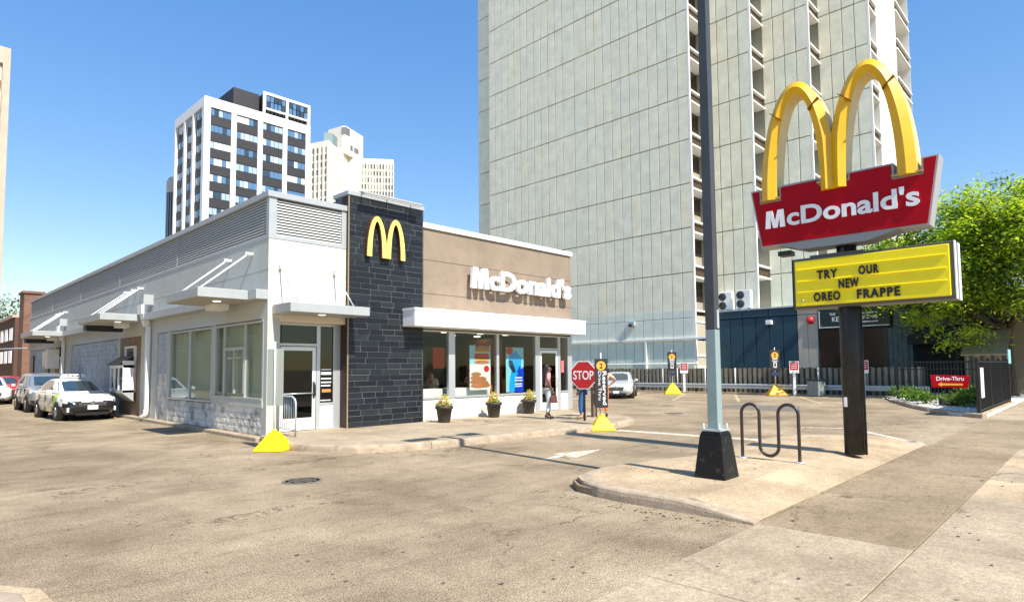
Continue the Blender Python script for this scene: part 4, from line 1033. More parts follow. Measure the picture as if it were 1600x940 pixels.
put('plate', MB().box(33.3, 34.2, 3.05, 3.08, 1.75, 2.35), mat('teal_plate', (.28, .55, .52), .5), t); put('post', MB().box(33.75, 33.80, 3.085, 3.12, 0, 2.35), M_blk, t)
t = thing('collection_box', (38.6, 2.1, 0), 'blue street collection box on white legs at the far right', 'street box')
put('body', MB().box(38.2, 39.0, 1.7, 2.5, .55, 1.45), mat('box_blue', (.02, .04, .35), .4), t, bev=.05); put('leg', MB().box(38.25, 38.95, 1.75, 2.45, 0, .55), M_white, t)

# ------------------------------------------------------------------ concrete high-rise
TW = thing('high_rise_tower', (41, 21.4, 0), 'tall pale concrete high-rise with ribbed panels and stepped window strips', 'tower block')
FP = 3.285; Z0 = 8.58; HT = Z0+FP*11      # joint levels
secs = [(41.0, 21.4, 42.6), (44.2, 18.1, 21.4), (46.7, 14.8, 18.1), (49.2, 11.45, 14.8)]
core = MB()
core.box(41.12, 70, 22.5, 42.5, 0, HT); core.box(44.32, 70, 19.2, 22.5, 0, HT); core.box(46.82, 70, 15.9, 19.2, 0, HT); core.box(49.32, 62.9, 12.5, 15.9, 0, HT)
for (X, ya, yb) in secs: core.box(X+.102, X+.3, ya+.06, ya+1.2, 0, HT)
core.box(43.0, 70, 42.5, 46.0, 0, HT)
put('core', core, M_towj, TW)
lv = [Z0+FP*k for k in range(-2, 12)]
cols0 = []
y = 42.6
for k in range(11): cols0.append((y-.845, y)); y -= .845
for k in range(2): cols0.append((y-1.30, y)); y -= 1.30
wN = (y-21.4)/11
for k in range(11): cols0.append((y-wN, y)); y -= wN
pan = []
for i, (X, ya, yb) in enumerate(secs):
    cs = cols0 if i == 0 else [(ya+(yb-ya)/4*k, ya+(yb-ya)/4*(k+1)) for k in range(4)]
    for k in range(len(lv)-1):
        for (a, b) in cs: pan.append((X, a, b, lv[k], lv[k+1]))
def zpx(p): return 1/((p[0]*.72+(p[1]+p[2])/2*.69))*(1 if (p[3]-1.75)/(p[0]*.72+(p[1]+p[2])/2*.69) < .56 and p[4] > 5 else .01)
pan.sort(key=lambda p: -zpx(p)*(p[2]-p[1]))
cache = {}; rest = MB()
def panel_mb(w_, h_): return MB().cbox(0, .10, .0, w_-.05, .0, h_-.075, .018)
for i, (X, a, b, z0, z1) in enumerate(pan):
    if i < 290:
        key = (round(b-a, 2), random.randrange(3))
        if key not in cache: cache[key] = panel_mb(key[0], FP).mesh('wall_panel', M_towp[key[1]])
        inst('wall_panel', cache[key], (X+U(0, .006), a+.012, z0+.03), TW)
    else:
        o = len(rest.v); pm = panel_mb(b-a, FP); rest.add([(X+p[0], a+.012+p[1], z0+.03+p[2]) for p in pm.v], pm.f)
put('upper_wall_panels', rest, M_towp[1], TW, kind='stuff')
for k in range(len(lv)-1):
    put('recess_panel', MB().cbox(42.8, 42.99, 43.2, 46.07, lv[k]+.03, lv[k+1]-.05, .015), M_towp[1], TW)
# window strips (face -Y) at each step
def strip(x0, x1, yf, fin=.22, right=True):
    f = MB().box(x0+.0, x0+.16, yf-.14, yf+.008, 2, HT).box(x0+.104, x0+fin, yf+.009, yf+.5, 2, HT)
    if right: f.box(x1-.06, x1+.0, yf-.02, yf+.98, 2, HT)
    put('strip_fin', f, M_towf, TW)
    for k, z in enumerate(lv[:-1]):
        if z < 1: continue
        xa, xb = x0+fin, x1-.06
        fr_ = MB().box(xa, xb, yf-.10, yf+.9, z-.40, z-.28).box(xa, xb, yf-.10, yf+.9, z+.42, z+.54)
        put('slab_edge', fr_, M_towf, TW)
        lvr = MB().box(xa, xb, yf+.16, yf+.2, z-.28, z+.42, 0)
        for q in range(7): lvr.box(xa, xb, yf+.08, yf+.15, z-.26+q*.095, z-.22+q*.095, 1)
        put('louvre', lvr, [M_dark, mat('louvre_brown', (.16, .11, .07), .7)], TW)
        zw0, zw1 = z+.56, z+FP-.42
        g_ = put('window', MB().box(xa, xb, yf+.90, yf+.94, zw0, zw1, 0).box(xa+.02, xb-.02, yf+.87, yf+.897, zw0, zw0+(zw1-zw0)*U(.3, .5), 1).box((xa+xb)/2-.04, (xa+xb)/2+.04, yf+.84, yf+.869, zw0, zw1, 2), [M_tint, M_curt, M_towf], TW)
for (X, ya, yb), nx in zip(secs, (44.2, 46.7, 49.2, 51.75)): strip(X+.0, nx+(.1 if nx < 50 else 0), ya-.0, right=(nx > 50))
m = MB().box(51.75, 56.6, 11.44, 12.6, 0, HT)
put('white_gable', m, M_towf, TW)
m = MB()
for z in lv: m.box(51.75, 56.6, 11.43, 11.45, z-.03, z+.03)
put('gable_joint', m, M_towj, TW, kind='stuff')
strip(56.6, 62.9, 11.44, fin=1.4)
# base treatment
b_ = MB()
for (a, b) in cols0: b_.cbox(40.99, 41.1, a+.012, b-.02, .1, 3.6, .012)
put('base_panel', b_, M_towbase, TW, kind='stuff')
b_ = MB()
for (a, b) in cols0: b_.cbox(40.995, 41.1, a+.012, b-.02, 3.85, 5.2, .012); b_.cbox(40.995, 41.1, a+.012, b-.02, 5.27, 5.85, .012)
put('lower_panel_row', b_, mat('tower_panel_low', (.72, .78, .68), .85, var=.08, scale=1.1), TW, kind='stuff')
put('conduit', MB().box(40.85, 40.985, 19.9, 42, 3.66, 3.83).box(40.85, 40.985, 25.3, 25.5, .1, 3.66), M_white, TW, bev=.02)
put('return_base', MB().box(41.17, 44.2, 21.36, 21.5, .1, 3.6).box(41.17, 44.2, 21.36, 21.5, 3.85, 5.4), mat('tan_base', (.46, .42, .32), .85), TW)
cm = put('camera_box', MB().box(40.75, 40.99, 26.3, 26.9, 4.9, 5.25), M_galv, TW, bev=.02); put('lens', MB().lathe([(0, 40.62), (.12, 40.63), (.14, 40.74)], 26.6, 4.95, 12, axis='x'), M_blk, cm)
put('rail_pipe', MB().tube([(40.7, 21, 1.95), (40.7, 42, 1.95)], .04, 6), M_white, TW)

# ------------------------------------------------------------------ blue annex
BB = thing('annex_building', (43, 14, 0), 'low navy blue annex with beige strip and dark shop entrance', 'building')
AX = 42.9
c = MB().box(AX+.12, 49, 2.0, 20.5, 0, 5.5); put('core', c, M_blued, BB)
y = 20.5; k = 0
while y > 14.95:
    w_ = .932; put('blue_panel', MB().cbox(AX, AX+.12, y-w_+.02, y-.02, .1, 5.08, .012), M_blue, BB); y -= w_
y = 20.5
while y > 14.95: put('parapet_panel', MB().cbox(AX-.06, AX+.12, y-1.86+.015, y-.015, 5.14, 5.62, .012), M_blue, BB); y -= 1.86
put('parapet_cap', MB().box(AX-.1, 49, 2.0, 20.5, 5.66, 5.76), M_galv, BB)
for (a, b) in ((13.62, 14.24), (14.26, 14.88)): put('beige_panel', MB().cbox(AX, AX+.12, a, b, .1, 5.1, .012), M_beige, BB)
put('beige_head', MB().box(AX+.02, AX+.12, 13.6, 14.9, 5.14, 5.62), M_beige, BB)
M_sh = mat('teal_panel', (.05, .10, .11), .6, c2=(.12, .17, .15), scale=2, detail=6)
for k in range(5): put('teal_panel', MB().cbox(AX+.02, AX+.12, 8.35+k*.26, 8.6+k*.26, .1, 4.0, .01), M_sh, BB)
put('teal_head', MB().box(AX+.02, AX+.12, 2.0, 13.58, 5.3, 5.64).box(AX+.03, AX+.12, 2.0, 9.3, 4.0, 5.28), M_sh, BB)
SHF = put('shop_front', MB().box(AX+.03, AX+.1, 9.65, 13.6, .1, 4.0), M_tint, BB)
for y in (9.65, 11.0, 12.3, 13.55): put('mullion', MB().box(AX-.01, AX+.06, y, y+.06, .1, 4.0), M_alud, SHF)
SG = put('shop_sign', MB().box(AX-.12, AX+.02, 9.45, 13.5, 4.18, 5.25), mat('sign_green_black', (.012, .03, .02), .3), BB)
put('sign_edge', MB().box(AX-.13, AX-.121, 9.45, 13.5, 4.14, 4.2).box(AX-.13, AX-.121, 13.44, 13.5, 4.2, 5.25), M_wink, SG)
for body, yl, yr, z, h in (('THE', 12.85, 12.5, 4.92, .16), ('KEY', 12.7, 12.05, 4.52, .30), ('LEASING', 11.2, 10.1, 4.62, .22)):
    me = text_mesh(body, 1, .003, .015, width=yl-yr, height=h); me.materials.append(M_wink); place_text(me, FX, (AX-.124, yl, z)); put('lettering', me, None, SG)
m = MB()
for z in (4.95, 4.40): m.box(AX-.127, AX-.121, 10.1, 11.0, z, z+.06)
put('small_print', m, M_wink, SG)
L_ = put('wall_lamp', MB().box(AX-.35, AX, 16.5, 16.9, 4.55, 4.85), M_awn, BB, bev=.04); put('lens', MB().box(AX-.3, AX-.1, 16.55, 16.85, 4.52, 4.549), M_blk, L_)
L_ = put('alarm_bell', MB().lathe([(0, AX-.30), (.16, AX-.28), (.25, AX-.1), (.25, AX)], 14.05, 4.7, 18, axis='x'), mat('alarm_red', (.6, .03, .03), .3), BB)
EA = put('entrance_awning', MB().box(AX-1.6, AX, 5.9, 8.3, 2.9, 3.5), mat('black_canvas', (.018, .017, .02), .8), BB)
put('entrance_recess', MB().box(AX-.02, AX+.1, 6.0, 8.2, .1, 2.9), M_dark, BB)
put('awning_post', MB().box(AX-1.55, AX-1.5, 6.0, 6.05, 0, 2.9).box(AX-1.55, AX-1.5, 8.2, 8.25, 0, 2.9), M_blk, EA)
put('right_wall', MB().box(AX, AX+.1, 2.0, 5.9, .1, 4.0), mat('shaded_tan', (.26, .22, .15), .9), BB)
# air conditioning units on the annex roof
def acu(x, y, lab, first=None):
    t = thing('air_conditioner', (x, y, 5.76), lab, 'air conditioner', 'air conditioners on the annex roof')
    put('case', MB().box(-.17, .25, -.55, .55, .12, 1.45), M_awn, t, local=True, bev=.03)
    for z in (.45, 1.10):
        f_ = put('fan_grille', MB().lathe([(.28, -.20), (.30, -.172), (.27, -.172)], .18, z, 20, axis='x'), M_alud, t, local=True)
        put('fan', MB().lathe([(0, -.185), (.06, -.185), (.07, -.173), (.27, -.171)], .18, z, 18, axis='x'), mat('fan_grey', (.42, .43, .40), .5), t, local=True)
        rr = MB()
        for q in (.10, .17, .24): rr.lathe([(q, -.192), (q+.012, -.192), (q+.012, -.186)], .18, z, 20, axis='x')
        put('guard_ring', rr, M_alu, t, local=True)
    put('foot', MB().box(-.15, .22, -.45, -.35, 0, .12).box(-.15, .22, .35, .45, 0, .12), M_blk, t, local=True)
acu(43.6, 18.8, 'white twin-fan air conditioner on the annex roof, right of the lamp post')
acu(43.9, 20.3, 'white twin-fan air conditioner half hidden behind the lamp post')
# shed with sloping roof
SH = thing('timber_shed', (38.5, 4.3, 0), 'small timber shelter with a sloping tan roof behind the black fence', 'shed')
put('roof', MB().prism([(37.6, 2.15), (37.6, 2.22), (40.2, 3.72), (40.2, 3.62)], 3.5, 5.3, 'y'), mat('shed_roof', (.30, .24, .14), .9, var=.2, scale=3, bump=.3), SH)
for k in range(12): put('plank', MB().box(39.0, 39.03, 3.55+k*.145, 3.68+k*.145, .1, 2.9), M_wood[k % 3], SH)

# ------------------------------------------------------------------ trees
def tree(name, x, y, trunk_h, crown, nclump, leaf, mats, label, seed, trunk_r=.2, perc=90, clumpr=.9, group=None, lean=(0, 0), cat='tree'):
    """crown: list of (cx,cy,cz,rx,ry,rz) lobes relative to the base"""
    rnd = random.Random(seed); t = thing(name, (x, y, 0), label, cat, group)
    tk = MB(); top = Vector((lean[0], lean[1], trunk_h))
    tk.tube([(0, 0, -.1), (lean[0]*.2, lean[1]*.2, trunk_h*.33), (lean[0]*.6, lean[1]*.6, trunk_h*.7), tuple(top)], [trunk_r*1.35, trunk_r, trunk_r*.85, trunk_r*.7], 10)
    put('trunk', tk, M_bark, t, local=True)
    br = MB(); lf = MB(); pts = []
    wts = [c[3]*c[4]*c[5] for c in crown]
    for i in range(nclump):
        c = rnd.choices(crown, wts)[0]
        while True:
            v = Vector((rnd.uniform(-1, 1), rnd.uniform(-1, 1), rnd.uniform(-1, 1)))
            if .35 < v.length < 1: break
        p = Vector((c[0]+v.x*c[3], c[1]+v.y*c[4], c[2]+v.z*c[5]))
        nz = noise.noise(p*.45+Vector((seed, 0, 0)))
        if nz < -.22: continue
        pts.append(p)
    hubs = []
    for c in crown:
        h = Vector((c[0], c[1], c[2]-c[5]*.35)); hubs.append(h); mid = (top+h)/2+Vector((rnd.uniform(-.4, .4), rnd.uniform(-.4, .4), rnd.uniform(-.5, .1)))
        br.tube([tuple(top*.96), tuple(mid), tuple(h)], [trunk_r*.6, trunk_r*.4, trunk_r*.22], 7)
    for i, p in enumerate(pts):
        if i % 2 == 0:
            h = min(hubs, key=lambda q: (q-p).length); mid = (h+p)/2+Vector((rnd.uniform(-.3, .3), rnd.uniform(-.3, .3), rnd.uniform(-.1, .5)))
            br.tube([tuple(h), tuple(mid), tuple(p)], [trunk_r*.2, trunk_r*.12, .012], 4)
    put('branch', br, M_bark, t, local=True, kind=None)
    nm = len(mats)
    for i, p in enumerate(pts):
        tone = rnd.randrange(nm); rr = clumpr*rnd.uniform(.6, 1.25)
        for _ in range(perc):
            v = Vector((rnd.gauss(0, .5), rnd.gauss(0, .5), rnd.gauss(0, .28)))
            q = p+v*rr; q.z -= (v.x*v.x+v.y*v.y)*rr*.45
            d = Vector((rnd.gauss(0, 1), rnd.gauss(0, 1), rnd.gauss(-.25, .45))).normalized()
            u = d.cross(Vector((rnd.gauss(0, .4), rnd.gauss(0, .4), 1))).normalized(); s_ = leaf*rnd.uniform(.6, 1.35)
            lf.v += [tuple(q-d*s_), tuple(q+u*s_*.38), tuple(q+d*s_), tuple(q-u*s_*.38)]; o = len(lf.v)
            lf.f.append([o-4, o-3, o-2, o-1]); lf.m.append(tone if rnd.random() < .6 else rnd.randrange(nm)); lf.sm.append(False)
    put('crown', lf, mats, t, local=True, fixn=False)
    return t
tree('locust_tree', 40.5, 3.75, 3.4, [(-1.0, 1.5, 7.3, 3.4, 3.8, 2.3), (-.3, -2.2, 7.8, 4.2, 4.4, 2.6), (-.5, -.2, 9.2, 3.2, 4.2, 1.9), (-2.8, 2.2, 5.6, 1.8, 2.6, 1.0), (0, 4.2, 6.6, 2, 1.6, 1.3), (-1.0, 5.2, 5.9, 1.9, 1.9, 1.5), (-2.0, -1.5, 5.2, 2.0, 2.6, .8), (-1.6, 4.4, 8.0, 1.7, 1.7, 1.0)], 740, .125, M_leaf, 'bright green locust tree with dark forked trunk at the right edge', 11, .33, 125, 1.05)
tree('locust_tree', 39.2, 5.1, 3.0, [(-1.6, .4, 3.2, 1.2, 1.7, .55), (.3, 1.3, 5.0, 2.0, 2.2, 1.1)], 60, .10, M_leaf, 'slim locust tree with low hanging sprays before the shed', 12, .16, 90, .7)
tree('locust_tree', 53, -3, 4, [(0, 0, 8.5, 6, 5, 3.5), (0, 3, 7.0, 5, 4, 2.5)], 150, .17, M_leaf, 'farther locust tree behind the one at the right edge', 13, .3, 70, 1.4)
tree('background_tree', 11, 92, 3, [(0, 0, 6.6, 5, 4, 4.0), (4, 2, 6, 4, 4, 3)], 90, .22, M_bleaf, 'leafy green tree behind the brick building', 21, .3, 70, 1.6)
tree('background_tree', 6, 96, 3, [(0, 0, 6.4, 5, 4, 3.8)], 60, .22, M_bleaf, 'leafy green tree at the far left edge beyond the alley', 22, .3, 70, 1.6)

# ------------------------------------------------------------------ far towers
BK = thing('dark_glass_tower', (37.8, 110, 0), 'black and white striped apartment tower behind the restaurant', 'tower block')
M_bw = mat('tower_white', (.82, .81, .79), .7); M_bd = mat('spandrel_dark', (.028, .026, .028), .6, var=.15, scale=1)
M_bl = [mat('pane_sky', (.10, .20, .34), .1, spec=.9), mat('pane_pale', (.36, .46, .52), .3), mat('pane_white', (.66, .69, .68), .4), mat('pane_dark', (.04, .06, .08), .1, spec=.8)]
bx0, bx1, by0, by1, bz = 37.8, 57.4, 110.0, 125.3, 49.1
core = MB().box(bx0+.5, bx1-.5, by0+.5, by1, 0, bz-2.0)
put('core', core, M_bd, BK)
fpx = [(37.8, 38.85), (42.4, 43.3), (47.15, 48.05), (51.9, 52.75), (56.5, 57.4)]
for a, b in fpx: put('front_column', MB().box(a, b, by0, by0+.7, 0, bz-1.72), M_bw, BK)
put('top_band', MB().box(bx0, bx1, by0, by0+.7, bz-1.70, bz).box(bx0, bx0+.7, by0+.702, by1, bz-1.70, bz).box(bx0+.7, bx1, by1-.5, by1, bz-2, bz), M_bw, BK)
for yy in ((110.702, 111.1), (115.2, 116.0), (119.6, 120.4), (124.7, 125.3)): put('side_column', MB().box(bx0, bx0+.6, yy[0], yy[1], 0, bz-1.72), M_bw, BK)
flh = 2.92
for k in range(16):
    zt = bz-1.75-k*flh
    for j in range(4):
        if j > 1 and k == 0 and False: continue
        xa, xb = fpx[j][1], fpx[j+1][0]; zz = zt-(1.9 if j >= 2 else 0)*0; 
        n = 5; w_ = (xb-xa)/n; m = MB()
        base_t = random.choice((0, 0, 1, 2, 1))
        for q in range(n):
            tone = base_t if Rn() < .55 else random.choice((0, 1, 2, 3, 1, 3, 0))
            m.box(xa+q*w_+.04, xa+(q+1)*w_-.04, by0+.22, by0+.5, zz-1.28, zz-.14, tone)
        m.box(xa, xb, by0+.30, by0+.5, zz-1.36, zz, 4)
        put('window', m, M_bl+[mat('window_frame_dark', (.10, .11, .12), .5)], BK)
        sp = put('spandrel', MB().box(xa, xb, by0+.2, by0+.5, zz-flh, zz-1.362), M_bd, BK)
    for (ya, yb) in ((111.1, 115.2), (116.0, 119.6), (120.4, 124.7)):
        m = MB(); q1 = ya+(yb-ya)*.18; w_ = (yb-ya)*.2
        for q in range(3):
            m.box(bx0+.3, bx0+.5, q1+q*w_+.05, q1+(q+1)*w_-.05, zt-1.35-(.0 if q != 1 else .3), zt-.3, random.choice((1, 2, 0)))
        put('side_window', m, M_bl, BK)
PH = put('penthouse', MB().box(43.4, 48.1, 112.0, 124, bz-1, 53.1), M_bd, BK)
put('penthouse_frame', MB().box(48.1, 57.4, 110.1, 110.5, 52.75, 53.25).box(48.1, 48.6, 110.1, 110.5, 50.302, 52.748).box(52.5, 53.0, 110.1, 110.5, 50.302, 52.748).box(56.9, 57.4, 110.1, 110.5, bz+.01, 49.998).box(56.9, 57.4, 110.1, 110.5, 50.302, 52.748).box(48.1, 48.5, 110.1, 110.5, bz+.01, 49.998).box(52.5, 52.9, 110.1, 110.5, bz+.01, 49.998).box(48.1, 57.4, 110.1, 110.5, 50.0, 50.3), M_bw, PH)
m = MB()
for (xa, xb) in ((48.7, 52.4), (53.1, 56.9)):
    for r in range(2):
        for q in range(5): ww = (xb-xa)/5; m.box(xa+q*ww+.08, xa+(q+1)*ww-.08, 110.25, 110.4, 50.45+r*1.15, 51.5+r*1.15, random.choice((0, 0, 3)))
put('penthouse_window', m, M_bl, PH, kind='stuff')
put('penthouse_core', MB().box(48.4, 57.2, 111.2, 124, bz-1.9, 53.1), M_bd, PH)
# slim tower just left of it
SL = thing('slim_far_tower', (36, 128, 0), 'slim rounded grey tower peeping out left of the striped tower', 'tower block')
m = MB().lathe([(2.2, 0), (2.2, 36.6)], 40.9, 131.5, 20, smooth=False); put('shaft', m, M_bd, SL)
put('crown_band', MB().lathe([(2.35, 36.6), (2.35, 39.0), (2.0, 39.7), (0, 39.7)], 40.9, 131.5, 20, smooth=False), mat('grey_band', (.50, .48, .44), .8), SL)
m = MB()
for k in range(10):
    a = pi+k*.28-.3; m.tube([(40.9+2.25*cos(a), 131.5+2.25*sin(a), 0), (40.9+2.25*cos(a), 131.5+2.25*sin(a), 36.6)], .10, 4)
put('fin', m, MATS['grey_band'], SL, kind='stuff')
# white far apartment building (angled wings)
M_none = None
WB = thing('white_apartment_tower', (125, 220, 0), 'cream slab apartment building with a rooftop block, far behind', 'tower block')
M_wb = mat('cream_render', (.76, .71, .60), .85); M_ww = mat('far_window', (.16, .16, .15), .4); M_ww2 = mat('far_window_pale', (.40, .40, .36), .5)
Lp, Cp, Ip, Ap, Bp = (112.5, 227.5), (118.46, 212.64), (134.11, 224.77), (134.5, 224.0), (149.18, 213.28)
Bk = (160, 232)
put('wing', MB().prism([Lp, Cp, Ip, (128, 240)], 0, 90), M_wb, WB)
put('wing', MB().prism([(134.15, 224.8), Bp, (158, 226), (140, 236)], 0, 89.9), M_wb, WB)
put('roof_block', MB().prism([(129.8, 222.0), (131.0, 221.0), (142.4, 226.2), (139, 236), (128, 230)], 90.002, 101.5), M_wb, WB)
put('service_shaft', MB().prism([(130.5, 221.95), (134.2, 224.75), (139.6, 220.5), (141.2, 224), (135, 230), (129, 226)], 0, 89.8), M_wb, WB)
put('plant_room', MB().prism([(119, 217), (122, 215.6), (126, 219), (122, 222)], 90.002, 94.5), mat('plant_teal', (.20, .28, .28), .7), WB)
put('parapet_opening', MB().prism([(129.6, 221.8), (131.05, 220.85), (133.5, 222.0), (132, 224)], 98.0, 101.0), M_ww, WB)
put('shaft_window', MB().prism([(133.9, 222.1), (135.4, 222.8), (135.4, 223.2), (133.9, 222.5)], 92.5, 94.5).prism([(136.5, 223.25), (139.3, 224.55), (139.2, 225), (136.4, 223.7)], 92.5, 94.5), M_ww, WB)
def facade(a, b, n, z0, z1, fl, out, wr=.55, hr=.6):
    a, b = Vector(a), Vector(b); d = (b-a); L = d.length; d.normalize(); nn = Vector((d.y, -d.x))*out; m = MB(); fins = MB()
    for i in range(n):
        c0 = L*(i+.5-wr/2)/n; c1 = L*(i+.5+wr/2)/n
        z = z1-fl
        while z > z0:
            p0, p1 = a+d*c0, a+d*c1; h = fl*hr
            vs = [(p0.x-nn.x*.2, p0.y-nn.y*.2, z), (p1.x-nn.x*.2, p1.y-nn.y*.2, z), (p1.x+nn.x*.05, p1.y+nn.y*.05, z), (p0.x+nn.x*.05, p0.y+nn.y*.05, z)]
            vs += [(v[0], v[1], z+h) for v in vs]
            m.add(vs, [(3, 2, 1, 0), (4, 5, 6, 7), (0, 1, 5, 4), (1, 2, 6, 5), (2, 3, 7, 6), (3, 0, 4, 7)], 0 if Rn() < .55 else 1)
            z -= fl
    for i in range(n+1):
        p = a+d*(L*i/n); w_ = L/n*(1-wr)/2*.8
        p0, p1 = p-d*w_, p+d*w_; q0, q1 = p0+nn*.5, p1+nn*.5
        fins.prism([(p0.x, p0.y), (p1.x, p1.y), (q1.x, q1.y), (q0.x, q0.y)], z0, z1-.2)
    return m, fins
for (a, b, n, o_) in ((Lp, Cp, 8, 1), (Cp, Ip, 10, 1), ((138.5, 221.4), Bp, 11, 1)):
    m, f_ = facade(a, b, n, 48, 88.5, 2.9, o_, .62, .68); put('window', m, [M_ww, M_ww2], WB, kind='stuff'); put('fin', f_, M_wb, WB, kind='stuff')
# beige tower at the left edge
BE = thing('beige_tower', (8.5, 80, 0), 'beige apartment tower cut by the left edge of the view', 'tower block')
M_bg = mat('beige_concrete', (.52, .42, .32), .85, var=.1, scale=1)
put('shaft', MB().box(-12, 8.5, 80.3, 96, 0, 34.6), M_bg, BE)
put('corner_pier', MB().box(7.9, 8.5, 79.9, 80.3, 0, 35.0).box(-12, 7.9, 79.9, 80.3, 33.3, 35.0), M_bg, BE)
for k in range(12):
    z = 33.0-k*2.75
    for q in range(3):
        xa = 6.1-q*3.4; m = MB().box(xa, xa+1.7, 80.1, 80.29, z-1.5, z-.15, 0).box(xa+.05, xa+.8, 80.05, 80.09, z-1.4, z-.25, 1).box(xa+.9, xa+1.65, 80.05, 80.09, z-1.4, z-.25, 2)
        put('window', m, [M_bw, M_bl[3], M_bl[1]], BE)
        put('spandrel', MB().box(xa, xa+1.7, 80.1, 80.29, z-2.3, z-1.55), M_bd, BE)
# brick building at the alley end
BR = thing('brick_building', (5.5, 60, 0), 'old red brick building with white shuttered windows at the alley end', 'building')
def brickmat(name, c1, c2, mo, sc):
    m = bpy.data.materials.new(name); m.use_nodes = True; n = m.node_tree; b = n.nodes['Principled BSDF']
    tc = n.nodes.new('ShaderNodeNewGeometry'); sp = n.nodes.new('ShaderNodeSeparateXYZ'); ad = n.nodes.new('ShaderNodeMath'); cb_ = n.nodes.new('ShaderNodeCombineXYZ')
    n.links.new(tc.outputs['Position'], sp.inputs[0]); n.links.new(sp.outputs[0], ad.inputs[0]); n.links.new(sp.outputs[1], ad.inputs[1]); n.links.new(ad.outputs[0], cb_.inputs[0]); n.links.new(sp.outputs[2], cb_.inputs[1])
    br = n.nodes.new('ShaderNodeTexBrick'); br.inputs['Scale'].default_value = sc; br.inputs['Color1'].default_value = (*c1, 1); br.inputs['Color2'].default_value = (*c2, 1); br.inputs['Mortar'].default_value = (*mo, 1); br.inputs['Mortar Size'].default_value = .012
    n.links.new(cb_.outputs[0], br.inputs['Vector']); n.links.new(br.outputs['Color'], b.inputs['Base Color']); b.inputs['Roughness'].default_value = .9; return m
M_br1 = brickmat('orange_brick', (.25, .125, .075), (.17, .085, .055), (.22, .15, .11), 1.6); M_br2 = brickmat('dark_brick', (.13, .065, .045), (.10, .05, .035), (.10, .07, .05), 1.6)
put('chimney_pier', MB().box(7.55, 8.7, 58, 60, 0, 7.6), M_br1, BR); put('chimney_cap', MB().box(7.45, 8.8, 57.9, 60.1, 7.6, 7.78), M_br1, BR)
put('wall', MB().box(7.32, 12, 60.01, 74, 0, 5.9), M_br2, BR)
put('cornice', MB().box(7.15, 7.7, 60.1, 74, 5.9, 6.12), M_bg, BR)
for r in range(2):
    for q in range(5):
        y = 60.6+q*2.4; z = 2.4+r*1.75
        put('window', MB().box(7.28, 7.35, y, y+1.6, z, z+1.0, 0).box(7.22, 7.27, y+.1, y+.4, z+.03, z+.97, 1).box(7.22, 7.27, y+.6, y+.95, z+.03, z+.97, 1).box(7.22, 7.27, y+1.15, y+1.5, z+.03, z+.97, 1), [M_bl[3], M_bw], BR)
NB = thing('neighbour_building', (-8, 45, 0), 'plain tan building on the other side of the alley', 'building')
put('wall', MB().box(-16, -7, 22, 78, 0, 10), mat('neighbour_tan', (.50, .46, .34), .9, var=.1, scale=1), NB)
for k in range(9): put('window', MB().box(-7.02, -6.95, 25+k*5.6, 27+k*5.6, 4.5, 6.2), M_tint, NB)
t = thing('utility_pole', (5.6, 55, 0), 'thin grey utility pole in the alley with a cross wire', 'pole')
put('shaft', MB().tube([(5.6, 55, 0), (5.6, 55, 4.6)], .06, 6), M_galv, t); put('wire', MB().tube([(-6, 56, 3.4), (5.6, 55, 3.3), (6.8, 49.5, 3.25)], .03, 4), M_galv, t)
AW = thing('alley_wall', (0, 100, 0), 'low brick wall closing the far end of the alley', 'wall'); put('wall', MB().box(-30, 6, 100, 100.4, 0, 2.6), M_br2, AW)
# street side houses out of frame are left out; a low far building line keeps the lot closed on the right
RB = thing('far_right_building', (70, -8, 0), 'dark low building in shade behind the trees at far right', 'building')
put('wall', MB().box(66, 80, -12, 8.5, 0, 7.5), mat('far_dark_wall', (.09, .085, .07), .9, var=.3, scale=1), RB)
for k in range(5): put('window', MB().box(65.95, 66.05, -9+k*3.3, -7.2+k*3.3, 1.5, 3.6), M_tint, RB)

